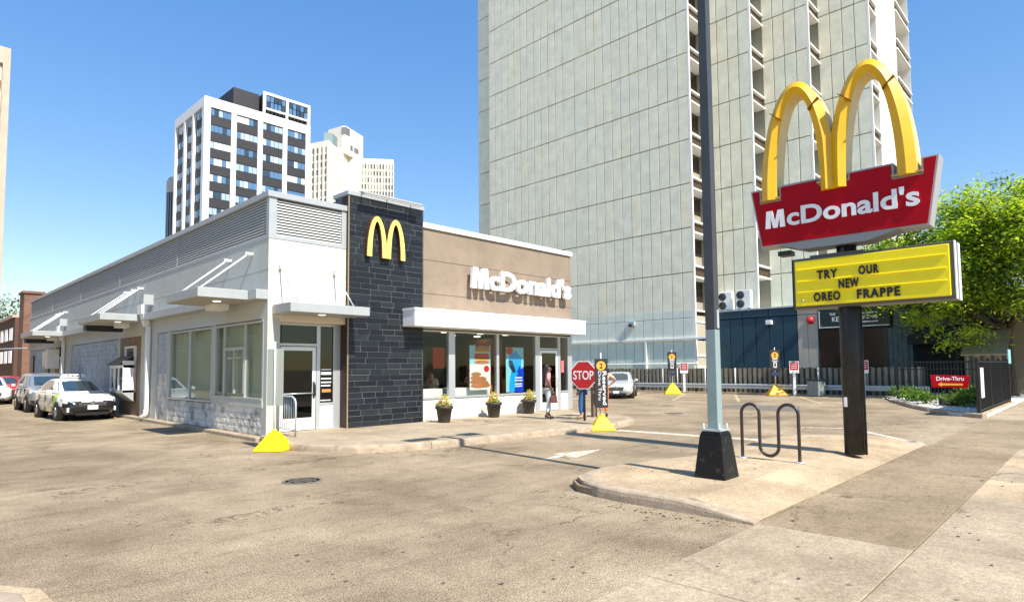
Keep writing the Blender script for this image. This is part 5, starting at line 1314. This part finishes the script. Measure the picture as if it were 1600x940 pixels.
# ------------------------------------------------------------------ cars
M_cg = mat('car_glass', (.03, .05, .06), .06, spec=1.0, coat=.5)
M_hl = mat('headlight', (.75, .77, .78), .15, coat=.6); M_tl = mat('tail_light', (.35, .01, .01), .2)
M_plate = mat('number_plate', (.72, .76, .78), .4)
def interp(tab, x):
    for (x0, v0), (x1, v1) in zip(tab, tab[1:]):
        if x <= x1:
            t_ = (x-x0)/(x1-x0); t_ = max(0, min(1, t_)); t_ = t_*t_*(3-2*t_)*.4+t_*.6; return v0+(v1-v0)*t_
    return tab[-1][1]
def car(name, loc, rot, label, spec):
    """front of the car at local x=0 looking to -x; length runs to +x"""
    t = thing(name, loc, label, spec.get('cat', 'car'), None, rot)
    L, Wd = spec['L'], spec['W']/2; hood, half = spec['hood'], spec['half']; zb = spec['zb']
    paint, low = spec['paint'], spec['low']; wx = spec['wheels']; wr = spec['wr']
    mats_ = [paint, low, spec.get('door', paint), spec.get('accent', paint)]
    N = 44; rows_ = []; M = MB()
    for i in range(N+1):
        x = L*i/N; x = L*(.5-.5*cos(pi*i/N))*.35+x*.65
        zt_ = interp(hood, x); w_ = Wd*interp(half, x); zbb = zb+interp(spec.get('under', [(0, .10), (.35, 0), (L-.35, 0), (L, .12)]), x)
        zs = zbb+(zt_-zbb)*.80
        ring = [(0, zbb), (w_*.80, zbb), (w_*.96, zbb+.10), (w_*1.0, zbb+(zs-zbb)*.45), (w_*1.0, zbb+(zs-zbb)*.62), (w_*.975, zbb+(zs-zbb)*.88), (w_*.93, zs+(zt_-zs)*.55), (w_*.82, zt_-.012), (w_*.5, zt_+.006), (0, zt_+.012)]
        rows_.append((x, ring))
    n = len(rows_[0][1])
    for s_ in (1, -1):
        vs = [(x, s_*p[0], p[1]) for x, ring in rows_ for p in ring]; o = len(M.v); M.v += vs
        for i in range(N):
            for q in range(n-1):
                f_ = [o+i*n+q, o+i*n+q+1, o+(i+1)*n+q+1, o+(i+1)*n+q]
                if s_ < 0: f_ = f_[::-1]
                xm = (rows_[i][0]+rows_[i+1][0])/2; zm = sum(M.v[k][2] for k in f_)/4
                mi = spec['zone'](xm, zm, q)
                M.f.append(f_); M.m.append(mi); M.sm.append(True)
        for i_, rev in ((0, False), (N, True)):
            f_ = [o+i_*n+q for q in range(n)]
            M.f.append(f_ if rev == (s_ > 0) else f_[::-1]); M.m.append(spec['zone'](0 if i_ == 0 else L, .4, 3)); M.sm.append(True)
    me = M.mesh('body', mats_); bm = bmesh.new(); bm.from_mesh(me); bmesh.ops.remove_doubles(bm, verts=bm.verts, dist=.0008); bmesh.ops.recalc_face_normals(bm, faces=bm.faces); bm.to_mesh(me); bm.free()
    body = put('body', me, None, t, local=True)
    # greenhouse shell
    gx = spec['green']          # list of (v, z, xf, xr, w)
    def ringpt(v, th):
        for (a, b) in zip(gx, gx[1:]):
            if v <= b[0]: k = (v-a[0])/(b[0]-a[0]); row = [a[j]+(b[j]-a[j])*k for j in range(5)]; break
        else: row = gx[-1]
        _, z, xf, xr, w_ = row; cx = (xf+xr)/2; hx = (xr-xf)/2; ex = 2/5.5
        c, s_ = cos(th), sin(th)
        X = cx-hx*abs(c)**ex*(1 if c >= 0 else -1); Y = w_*abs(s_)**ex*(1 if s_ >= 0 else -1)
        return Vector((X, Y, z))
    G_ = MB(); nth = 48; nv = 9; vs = []
    for j in range(nv):
        for k in range(nth): vs.append(ringpt(j/(nv-1), 2*pi*k/nth))
    fs = [(j*nth+k, j*nth+(k+1) % nth, (j+1)*nth+(k+1) % nth, (j+1)*nth+k) for j in range(nv-1) for k in range(nth)]
    topz = gx[-1]; vs.append(((topz[2]+topz[3])/2, 0, topz[1]+.03)); 
    G_.add(vs, fs, 0, True); G_.f += [[(nv-1)*nth+k, (nv-1)*nth+(k+1) % nth, len(vs)-1] for k in range(nth)]; G_.m += [0]*nth; G_.sm += [True]*nth
    roof = put('roof', G_, spec.get('roofm', paint), t, local=True)
    def patch(name, side, a, b, v0, v1, off=.008, nn=8):
        # side 'f','b': a,b fraction of width; 'l','r': a,b fraction along length
        m = MB(); vs = []
        for j in range(5):
            v = v0+(v1-v0)*j/4
            row = None
            for (p, q) in zip(gx, gx[1:]):
                if v <= q[0]+1e-9: k = (v-p[0])/(q[0]-p[0]); row = [p[jj]+(q[jj]-p[jj])*k for jj in range(5)]; break
            _, z, xf, xr, w_ = row; cx = (xf+xr)/2; hx = (xr-xf)/2
            for i in range(nn+1):
                u = a+(b-a)*i/nn
                if side in 'fb':
                    yn = u; xx = hx*(1-abs(yn)**5.5)**(1/5.5); vs.append((cx+(-xx-off if side == 'f' else xx+off), w_*yn, z+off*.4))
                else:
                    xn = u; yy = w_*(1-abs(xn)**5.5)**(1/5.5); vs.append((cx+hx*xn, (yy+off)*(1 if side == 'l' else -1), z+off*.3))
        W_ = nn+1
        m.add(vs, [(j*W_+i, j*W_+i+1, (j+1)*W_+i+1, (j+1)*W_+i) for j in range(4) for i in range(nn)], 0, True)
        return put(name, m, M_cg, t, local=True)
    patch('windscreen', 'f', -.90, .90, .10, .90); patch('rear_window', 'b', -.86, .86, .2, .88)
    for s_ in 'lr':
        for (a, b) in spec['sidewin']: patch('side_window', s_, a, b, .16, .84)
    # wheels
    for x in wx:
        for s_ in (-1, 1):
            y0 = s_*(Wd-.20); y1 = s_*(Wd+.012)
            put('wheel_arch', MB().lathe([(wr+.055, s_*(Wd-.3)), (wr+.055, s_*(Wd+.002)), (wr-.02, s_*(Wd+.002))], x, wr, 26, axis='y'), spec.get('arch', M_blk), t, local=True)
            wl = put('wheel', MB().lathe([(wr*.62, y0), (wr*.97, y0), (wr, y0+s_*.03), (wr, y1-s_*.03), (wr*.96, y1), (wr*.66, y1+s_*.004), (wr*.64, y1-s_*.02)], x, wr, 28, axis='y'), M_rubber, t, local=True)
            rm = MB().lathe([(0, y1-s_*.03), (wr*.60, y1-s_*.035), (wr*.65, y1-s_*.004)], x, wr, 24, axis='y')
            for k in range(5):
                a = k*2*pi/5; d = Vector((cos(a), sin(a))); p_ = Vector((-d.y, d.x))*.035; q0 = d*.04; q1 = d*wr*.62
                pts = [q0+p_, q1+p_, q1-p_, q0-p_]
                rm.add([(x+p.x, y1-s_*.028, wr+p.y) for p in pts]+[(x+p.x, y1+s_*.0, wr+p.y) for p in pts], [(0, 1, 2, 3), (4, 7, 6, 5), (0, 4, 5, 1), (1, 5, 6, 2), (2, 6, 7, 3), (3, 7, 4, 0)])
            put('rim', rm, M_rim, wl, local=True)
    # mirrors
    for s_ in (-1, 1):
        mx = spec['mirror']; put('mirror', MB().cbox(mx[0]-.07, mx[0]+.07, s_*(Wd+.02) - (.0 if s_ > 0 else .17), s_*(Wd+.02)+(.17 if s_ > 0 else 0), mx[1]-.07, mx[1]+.07, .02), paint, t, local=True, bev=.02)
    # lights: faceted shapes wrapped on the front corners
    for s_ in (-1, 1):
        hl = spec['head']  # x0,x1,yin,yout,z0,z1
        vs = []
        for (x, yf, z0, z1) in ((hl[0]-.03, hl[2], hl[4], hl[5]-.03), (hl[0]+.03, hl[3]*.8, hl[4]+.02, hl[5]), (hl[1]*.55, hl[3]*1.0, hl[4]+.04, hl[5]+.03), (hl[1], hl[3]*1.03, hl[4]+.10, hl[5]+.07)):
            vs += [(x, s_*yf, z0), (x, s_*yf, z1)]
        vs2 = [(v[0]+.12, v[1]*.9, v[2]) for v in vs]; n_ = len(vs)
        m = MB(); m.add(vs+vs2, [(0, 2, 3, 1), (2, 4, 5, 3), (4, 6, 7, 5), (1, 3, 3+n_, 1+n_), (3, 5, 5+n_, 3+n_), (5, 7, 7+n_, 5+n_), (0, n_, 2+n_, 2), (2, 2+n_, 4+n_, 4), (4, 4+n_, 6+n_, 6), (0, 1, 1+n_, n_), (6, 6+n_, 7+n_, 7)])
        put('headlight', m, M_hl, t, local=True)
        put('tail_light', MB().box(L-.12, L+.01, min(s_*Wd*.5, s_*Wd*.76), max(s_*Wd*.5, s_*Wd*.76), .75, .92), M_tl, t, local=True)
    gr = spec['grille']; m = MB().prism([(-gr[0], gr[2]), (gr[0], gr[2]), (gr[0]*.85, gr[1]), (-gr[0]*.85, gr[1])], gr[3], gr[3]+.15, 'x'); G2 = put('grille', m, M_blk, t, local=True, bev=.01)
    for k in range(3): z = gr[1]+(gr[2]-gr[1])*(k+.5)/3; put('grille_bar', MB().box(gr[3]-.008, gr[3], -gr[0]*.85, gr[0]*.85, z-.008, z+.008), M_rim, G2, local=True)
    put('emblem', MB().lathe([(.05, gr[3]-.03), (.075, gr[3]-.03), (.075, gr[3]-.01), (.05, gr[3]-.01)], 0, gr[2]-.02, 18, axis='x').box(gr[3]-.03, gr[3]-.01, -.05, .05, gr[2]-.03, gr[2]-.01), M_rim, t, local=True)
    put('lower_intake', MB().prism([(-.55, .30), (.55, .30), (.48, .20), (-.48, .20)], gr[3]-.02, gr[3]+.2, 'x'), M_blk, t, local=True)
    if spec.get('plate', True): put('number_plate', MB().box(gr[3]-.045, gr[3]-.035, -.16+spec.get('py', 0), .16+spec.get('py', 0), spec['pz'], spec['pz']+.15), M_plate, t, local=True)
    # door seams and handles
    for s_ in (-1, 1):
        m = MB()
        for xx in spec['seams']: m.box(xx-.004, xx+.004, min(s_*(Wd-.05), s_*(Wd+.0015)), max(s_*(Wd-.05), s_*(Wd+.0015)), zb+.12, spec['belt']-.12)
        put('door_seam', m, M_ink, t, local=True)
        for xx in spec['seams'][1:]: put('door_handle', MB().box(xx-.28, xx-.10, min(s_*(Wd-.02), s_*(Wd+.02)), max(s_*(Wd-.02), s_*(Wd+.02)), spec['belt']-.20, spec['belt']-.165), M_rim, t, local=True)
    if 'fog' in spec:
        for s_ in (-1, 1): put('fog_lamp', MB().box(.05, .20, min(s_*.68, s_*.74), max(s_*.68, s_*.74), .33, .48), M_hl, t, local=True)
    # wipers
    put('wiper', MB().tube([(gx[0][2]+.05, -.1, gx[0][1]+.07), (gx[0][2]+.18, .5, gx[0][1]+.16)], .008, 4), M_blk, t, local=True)
    return t
white = mat('car_white', (.80, .80, .76), .25, coat=.8); blackp = mat('bumper_black', (.012, .013, .013), .22, coat=.6); lime = mat('taxi_lime', (.36, .55, .05), .28, coat=.7); creamd = mat('taxi_door', (.68, .68, .54), .3, coat=.7)
def zone_taxi(x, z, q):
    if x < .34 and z < .66: return 1
    if x < .75 and z < .50 and q < 5: return 1
    if z < .26: return 1
    if 1.0 <= x < 1.4 and q < 7 : return 3
    if x >= 1.4 and q < 7: return 2
    return 0
taxi = car('taxi', (5.42, 26.0, 0), radians(90+3), 'white and lime hybrid taxi with black bumper, front car at the drive-through', dict(
    L=4.45, W=1.75, zb=.20, cat='taxi',
    hood=[(0, .62), (.12, .76), (.5, .86), (1.1, .96), (1.5, 1.0), (3.6, 1.04), (4.2, 1.08), (4.45, 1.0)], half=[(0, .70), (.12, .84), (.4, .95), (.9, 1.0), (3.6, 1.0), (4.2, .95), (4.45, .84)],
    paint=white, low=blackp, door=creamd, accent=lime, zone=zone_taxi, wheels=(.92, 3.62), wr=.315,
    green=[(0, .97, 1.02, 4.25, .82), (.5, 1.24, 1.72, 4.0, .70), (.85, 1.42, 2.15, 3.5, .60), (1, 1.475, 2.45, 3.1, .50)], sidewin=[(-.62, -.05), (0, .50)],
    mirror=(1.42, 1.02), head=(.08, .62, .42, .80, .60, .74), grille=(.50, .52, .66, -.012), pz=.40, seams=(1.45, 2.5, 3.4), belt=1.0, fog=1))
tb = put('roof_sign', MB().prism([(-.42, 1.50), (.42, 1.50), (.36, 1.64), (-.36, 1.64)], 2.45, 2.62, 'x'), white, taxi, local=True, bev=.01)
me = text_mesh('TAXI', 1, .003, .015, width=.45, height=.085, align='CENTER'); me.materials.append(M_ink); place_text(me, FX, (2.446, 0, 1.53)); put('lettering', me, None, tb, local=True)
silver = mat('car_silver', (.40, .42, .43), .3, metal=.6, coat=.7)
car('silver_suv', (5.45, 32.6, 0), radians(90), 'silver crossover waiting behind the taxi in the alley', dict(
    L=4.5, W=1.82, zb=.26, hood=[(0, .80), (.12, .92), (.5, 1.02), (1.0, 1.08), (1.35, 1.12), (3.9, 1.14), (4.4, 1.1), (4.5, 1.0)], half=[(0, .74), (.12, .88), (.4, .96), (.9, 1.0), (3.9, 1.0), (4.5, .9)],
    paint=silver, low=blackp, zone=lambda x, z, q: 1 if (z < .42 or (x < .3 and z < .5)) else 0, wheels=(.93, 3.55), wr=.35,
    green=[(0, 1.08, 1.0, 4.42, .86), (.5, 1.38, 1.55, 4.3, .76), (.85, 1.60, 1.98, 4.0, .68), (1, 1.66, 2.3, 3.7, .60)], sidewin=[(-.70, -.2), (-.15, .35), (.4, .72)],
    mirror=(1.35, 1.15), head=(.06, .70, .50, .86, .78, .94), grille=(.50, .62, .84, -.01), pz=.46, seams=(1.4, 2.4, 3.4), belt=1.12, roofm=silver))
sed = dict(L=4.85, W=1.82, zb=.20, hood=[(0, .62), (.12, .74), (.5, .84), (1.2, .94), (1.6, .97), (3.9, 1.0), (4.6, 1.0), (4.85, .92)], half=[(0, .70), (.12, .86), (.4, .95), (.9, 1.0), (3.9, 1.0), (4.85, .86)],
    paint=white, low=white, zone=lambda x, z, q: 0, wheels=(.95, 3.78), wr=.33,
    green=[(0, .93, 1.35, 4.35, .82), (.5, 1.2, 1.95, 3.95, .72), (.85, 1.39, 2.35, 3.55, .62), (1, 1.44, 2.6, 3.3, .54)], sidewin=[(-.70, -.05), (0, .66)],
    mirror=(1.75, 1.0), head=(.08, .66, .50, .84, .58, .72), grille=(.42, .44, .64, -.012), pz=.30, seams=(1.6, 2.6, 3.5), belt=.98)
pearl = mat('car_pearl', (.62, .63, .62), .25, metal=.25, coat=.8)
s2 = dict(sed); s2['paint'] = pearl; s2['low'] = pearl
car('silver_sedan', (28.1, 19.35, 0), radians(30), 'pearl silver sedan parked nose out before the wooden fence', s2)
car('white_sedan', (4.35, 42.5, 0), radians(88), 'white sedan at the far left of the alley', sed)
s3 = dict(sed); s3['paint'] = mat('car_red', (.55, .02, .02), .3, coat=.7); s3['low'] = s3['paint']
car('red_car', (5.9, 50.5, 0), radians(84), 'red car parked deep in the alley before the brick building', s3)
s4 = dict(sed); s4['paint'] = mat('car_navy', (.02, .03, .10), .3, coat=.7); s4['low'] = s4['paint']
car('navy_car', (4.4, 53.5, 0), radians(84), 'dark blue car parked beyond the white sedan', s4)

# ------------------------------------------------------------------ people
M_skin = mat('skin_brown', (.16, .075, .045), .55); M_hair = mat('hair_black', (.012, .009, .009), .5); M_skl = mat('skin_light', (.50, .28, .20), .55)
def skin_mesh(name, verts, edges, radii, m, parent, levels=1, root=0):
    me = bpy.data.meshes.new(name); me.from_pydata(verts, edges, []); me.materials.append(m)
    o = bpy.data.objects.new(name, me); COL.objects.link(o); o.parent = parent
    sm = o.modifiers.new('skin', 'SKIN'); sm.use_smooth_shade = True
    layer = me.skin_vertices[0] if me.skin_vertices else None
    if layer is None:
        bm = bmesh.new(); bm.from_mesh(me); bm.verts.layers.skin.verify(); bm.to_mesh(me); bm.free(); layer = me.skin_vertices[0]
    for i, r in enumerate(radii): layer.data[i].radius = r if isinstance(r, tuple) else (r, r)
    layer.data[root].use_root = True
    ss = o.modifiers.new('sub', 'SUBSURF'); ss.levels = levels; ss.render_levels = levels
    return o
def person(loc, rot, label, J, top, bottom, shoes, skin, hair='long', topm=None, skirt=False, sleeves=True):
    """J: joints in local space, figure faces local +x"""
    t = thing('person', loc, label, 'person', None, rot)
    n = ['pelvis', 'waist', 'chest', 'neck', 'head', 'crown', 'hipL', 'kneeL', 'ankL', 'toeL', 'hipR', 'kneeR', 'ankR', 'toeR', 'shL', 'elL', 'wrL', 'haL', 'shR', 'elR', 'wrR', 'haR']
    rad = dict(pelvis=(.135, .105), waist=(.115, .085), chest=(.135, .10), neck=.05, head=(.078, .092), crown=(.062, .07), hip=.085, knee=.055, ank=.034, toe=.028, sh=.052, el=.037, wr=.026, ha=.030)
    E_ = [('pelvis', 'waist'), ('waist', 'chest'), ('chest', 'neck'), ('neck', 'head'), ('head', 'crown')]
    for s_ in 'LR': E_ += [('pelvis', 'hip'+s_), ('hip'+s_, 'knee'+s_), ('knee'+s_, 'ank'+s_), ('ank'+s_, 'toe'+s_), ('chest', 'sh'+s_), ('sh'+s_, 'el'+s_), ('el'+s_, 'wr'+s_), ('wr'+s_, 'ha'+s_)]
    def rr(k): return rad[k] if k in rad else rad[k[:-1]]
    skin_mesh('body', [J[k] for k in n], [(n.index(a), n.index(b)) for a, b in E_], [rr(k) for k in n], skin, t)
    def garment(name, ks, es, m, g):
        rs = []
        for k in ks:
            r = rr(k) if k in J and (k in rad or k[:-1] in rad) else .05; r = r if isinstance(r, tuple) else (r, r); rs.append((r[0]+g, r[1]+g))
        return skin_mesh(name, [J[k] for k in ks], [(ks.index(a), ks.index(b)) for a, b in es], rs, m, t)
    for s_ in 'LR':
        J['sleeve'+s_] = tuple(Vector(J['sh'+s_]).lerp(Vector(J['el'+s_]), .8)); J['cuff'+s_] = tuple(Vector(J['knee'+s_]).lerp(Vector(J['ank'+s_]), .85))
    rad['sleeve'] = .045; rad['cuff'] = .040
    garment('top', ['pelvis', 'waist', 'chest', 'shL', 'sleeveL', 'shR', 'sleeveR'], [('pelvis', 'waist'), ('waist', 'chest'), ('chest', 'shL'), ('shL', 'sleeveL'), ('chest', 'shR'), ('shR', 'sleeveR')], top, .014)
    garment('trousers', ['pelvis', 'hipL', 'kneeL', 'cuffL', 'hipR', 'kneeR', 'cuffR'], [('pelvis', 'hipL'), ('hipL', 'kneeL'), ('kneeL', 'cuffL'), ('pelvis', 'hipR'), ('hipR', 'kneeR'), ('kneeR', 'cuffR')], bottom, .018)
    for s_ in 'LR':
        a, b = Vector(J['ank'+s_]), Vector(J['toe'+s_]); sh = MB().tube([tuple(a+Vector((-.04, 0, -.01))), tuple(a.lerp(b, .5)+Vector((0, 0, -.02))), tuple(b+Vector((.02, 0, -.01)))], [.042, .042, .03], 8); sh.box(a.x-.05, a.x-.02, a.y-.012, a.y+.012, 0, a.z); put('shoe', sh, shoes, t, local=True)
        # five fingers
        w_, h_ = Vector(J['wr'+s_]), Vector(J['ha'+s_]); d = (h_-w_).normalized(); sd_ = Vector((1, 0, 0)) if abs(d.z) > .6 else Vector((0, 0, 1)); f_ = MB()
        for k in range(4): o_ = sd_*(k-1.5)*.018; f_.tube([tuple(h_+o_), tuple(h_+o_+d*.04), tuple(h_+o_+d*(.07+.008*(k in (1, 2)))+Vector((0, .01 if s_ == 'R' else -.01, 0)))], [.009, .0085, .006], 6)
        f_.tube([tuple(w_.lerp(h_, .5)+sd_*.02), tuple(h_+sd_*.04), tuple(h_+sd_*.045+d*.03)], [.010, .009, .007], 6)
        put('fingers', f_, skin, t, local=True)
    hd = Vector(J['head']); cr = Vector(J['crown'])
    fc = MB().tube([tuple(hd+Vector((.075, 0, .02))), tuple(hd+Vector((.105, 0, -.01)))], [.010, .014], 6)
    for s_ in (-1, 1): fc.lathe([(0, hd.z+.025), (.012, hd.z+.035), (0, hd.z+.045)], hd.x+.075, hd.y+s_*.032, 8, mi=1); fc.tube([tuple(hd+Vector((-.005, s_*.082, .03))), tuple(hd+Vector((-.005, s_*.088, -.02)))], [.016, .012], 6)
    fc.tube([tuple(hd+Vector((.082, -.025, -.04))), tuple(hd+Vector((.088, 0, -.042))), tuple(hd+Vector((.082, .025, -.04)))], .007, 5, mi=2)
    put('face', fc, [skin, M_ink, mat('lips', (.25, .06, .05), .5)], t, local=True)
    if hair == 'long':
        pts = [cr+Vector((.02, 0, .045)), cr+Vector((-.06, 0, .02)), hd+Vector((-.085, 0, -.02)), hd+Vector((-.11, 0, -.20)), hd+Vector((-.12, 0, -.36)), hd+Vector((-.10, 0, -.50))]
        skin_mesh('hair', [tuple(p) for p in pts], [(i, i+1) for i in range(5)], [(.06, .07), (.085, .085), (.07, .10), (.065, .10), (.06, .09), (.03, .05)], M_hair, t)
    else:
        skin_mesh('hair', [tuple(cr+Vector((-.01, 0, .03))), tuple(hd+Vector((-.05, 0, .03))), tuple(hd+Vector((-.06, 0, -.05)))], [(0, 1), (1, 2)], [(.075, .08), (.07, .085), (.05, .06)], M_hair, t)
    return t
def stand(h=1.66, lean=0, armR=None, armL=None, stride=.10, heel=.05):
    k = h/1.66
    J = dict(pelvis=(0, 0, .95), waist=(.01, 0, 1.08), chest=(.0, 0, 1.28), neck=(.01, 0, 1.43), head=(.03, 0, 1.53), crown=(.02, 0, 1.60),
             hipL=(0, .085, .88), kneeL=(.03+stride*.3, .085, .50), ankL=(-.02+stride*.6, .085, .08+heel), toeL=(.12+stride*.6, .09, .03),
             hipR=(0, -.085, .88), kneeR=(.03-stride*.2, -.08, .50), ankR=(-.02-stride*.4, -.08, .08+heel), toeR=(.12-stride*.4, -.085, .03),
             shL=(-.01, .17, 1.36), elL=(-.01, .21, 1.10), wrL=(.08, .20, .88), haL=(.11, .20, .82), shR=(-.01, -.17, 1.36), elR=(-.02, -.21, 1.10), wrR=(.10, -.19, .89), haR=(.13, -.19, .83))
    J = {a: (b[0], b[1], b[2]*k) for a, b in J.items()}
    return J
pink = mat('pink_cloth', (.72, .34, .36), .85); greyt = mat('pale_trousers', (.52, .57, .60), .85); jean = mat('blue_denim', (.03, .11, .30), .85, var=.2, scale=8); oran = mat('orange_cloth', (.75, .20, .05), .85)
t = person((14.62, 12.62, .15), radians(-38), 'woman with long dark hair in pink top and pale trousers outside the door', stand(1.68), pink, greyt, mat('dark_shoe', (.03, .02, .02), .5), M_skin)
bgm = MB().tube([(.12, -.20, .85), (.14, -.22, .74)], .008, 5).prism([(.02, .50), (.26, .50), (.23, .74), (.06, .74)], -.26, -.17, 'y')
hb = thing('handbag', (14.62, 12.62, .15), 'brown handbag hanging from the hand of the woman in pink', 'handbag', rot=radians(-38)); put('bag', bgm, mat('brown_leather', (.12, .045, .035), .5), hb, local=True, bev=.01)
person((15.25, 11.75, .15), radians(120), 'person in blue jeans standing behind the stop sign', stand(1.62), mat('grey_top', (.35, .33, .36), .9), jean, mat('tan_shoe', (.40, .26, .20), .6), M_skin)
Jp = stand(1.66); Jp['elR'] = (.05, -.40, 1.18); Jp['wrR'] = (.12, -.22, 1.02); Jp['haR'] = (.12, -.16, .99)
person((16.15, 11.60, .15), radians(40), 'person in peach top and orange trousers, hand on hip, behind the reserved sign', Jp, mat('peach_cloth', (.70, .42, .30), .9), oran, mat('dark_sandals', (.03, .02, .02), .5), M_skl, hair='short')
# seated customers behind the glass
def seated():
    J = stand(1.6)
    for s_, y in (('L', .09), ('R', -.09)):
        J['hip'+s_] = (.04, y, .52); J['knee'+s_] = (.42, y, .52); J['ank'+s_] = (.40, y, .12); J['toe'+s_] = (.52, y, .05)
    J['pelvis'] = (0, 0, .54); J['waist'] = (0, 0, .68); J['chest'] = (.02, 0, .88); J['neck'] = (.03, 0, 1.02); J['head'] = (.06, 0, 1.12); J['crown'] = (.05, 0, 1.19)
    for s_, y in (('L', .17), ('R', -.17)): J['sh'+s_] = (.01, y, .96); J['el'+s_] = (.06, y*1.3, .72); J['wr'+s_] = (.28, y, .78); J['ha'+s_] = (.34, y, .79)
    return J
person((12.95, 16.25, .40), radians(200), 'seated customer in a cream jacket behind the left window', seated(), mat('cream_jacket', (.62, .52, .42), .9), mat('dark_trousers', (.05, .05, .06), .9), M_blk, M_skl, hair='short')
person((14.75, 16.35, .42), radians(190), 'seated customer in a pale pink top behind the middle window', seated(), mat('pale_pink', (.66, .44, .40), .9), mat('dark_trousers', (.05, .05, .06), .9), M_blk, M_skl, hair='long')
st = thing('bench_seat', (12.95, 16.25, .15), 'low bench seats inside behind the front windows', 'bench'); put('seat', MB().box(12.5, 15.2, 16.05, 16.6, .15, .88), mat('seat_brown', (.14, .07, .04), .6), st)

print('objects', len(bpy.data.objects), 'tris', sum(len(m.polygons) for m in bpy.data.meshes)*2)
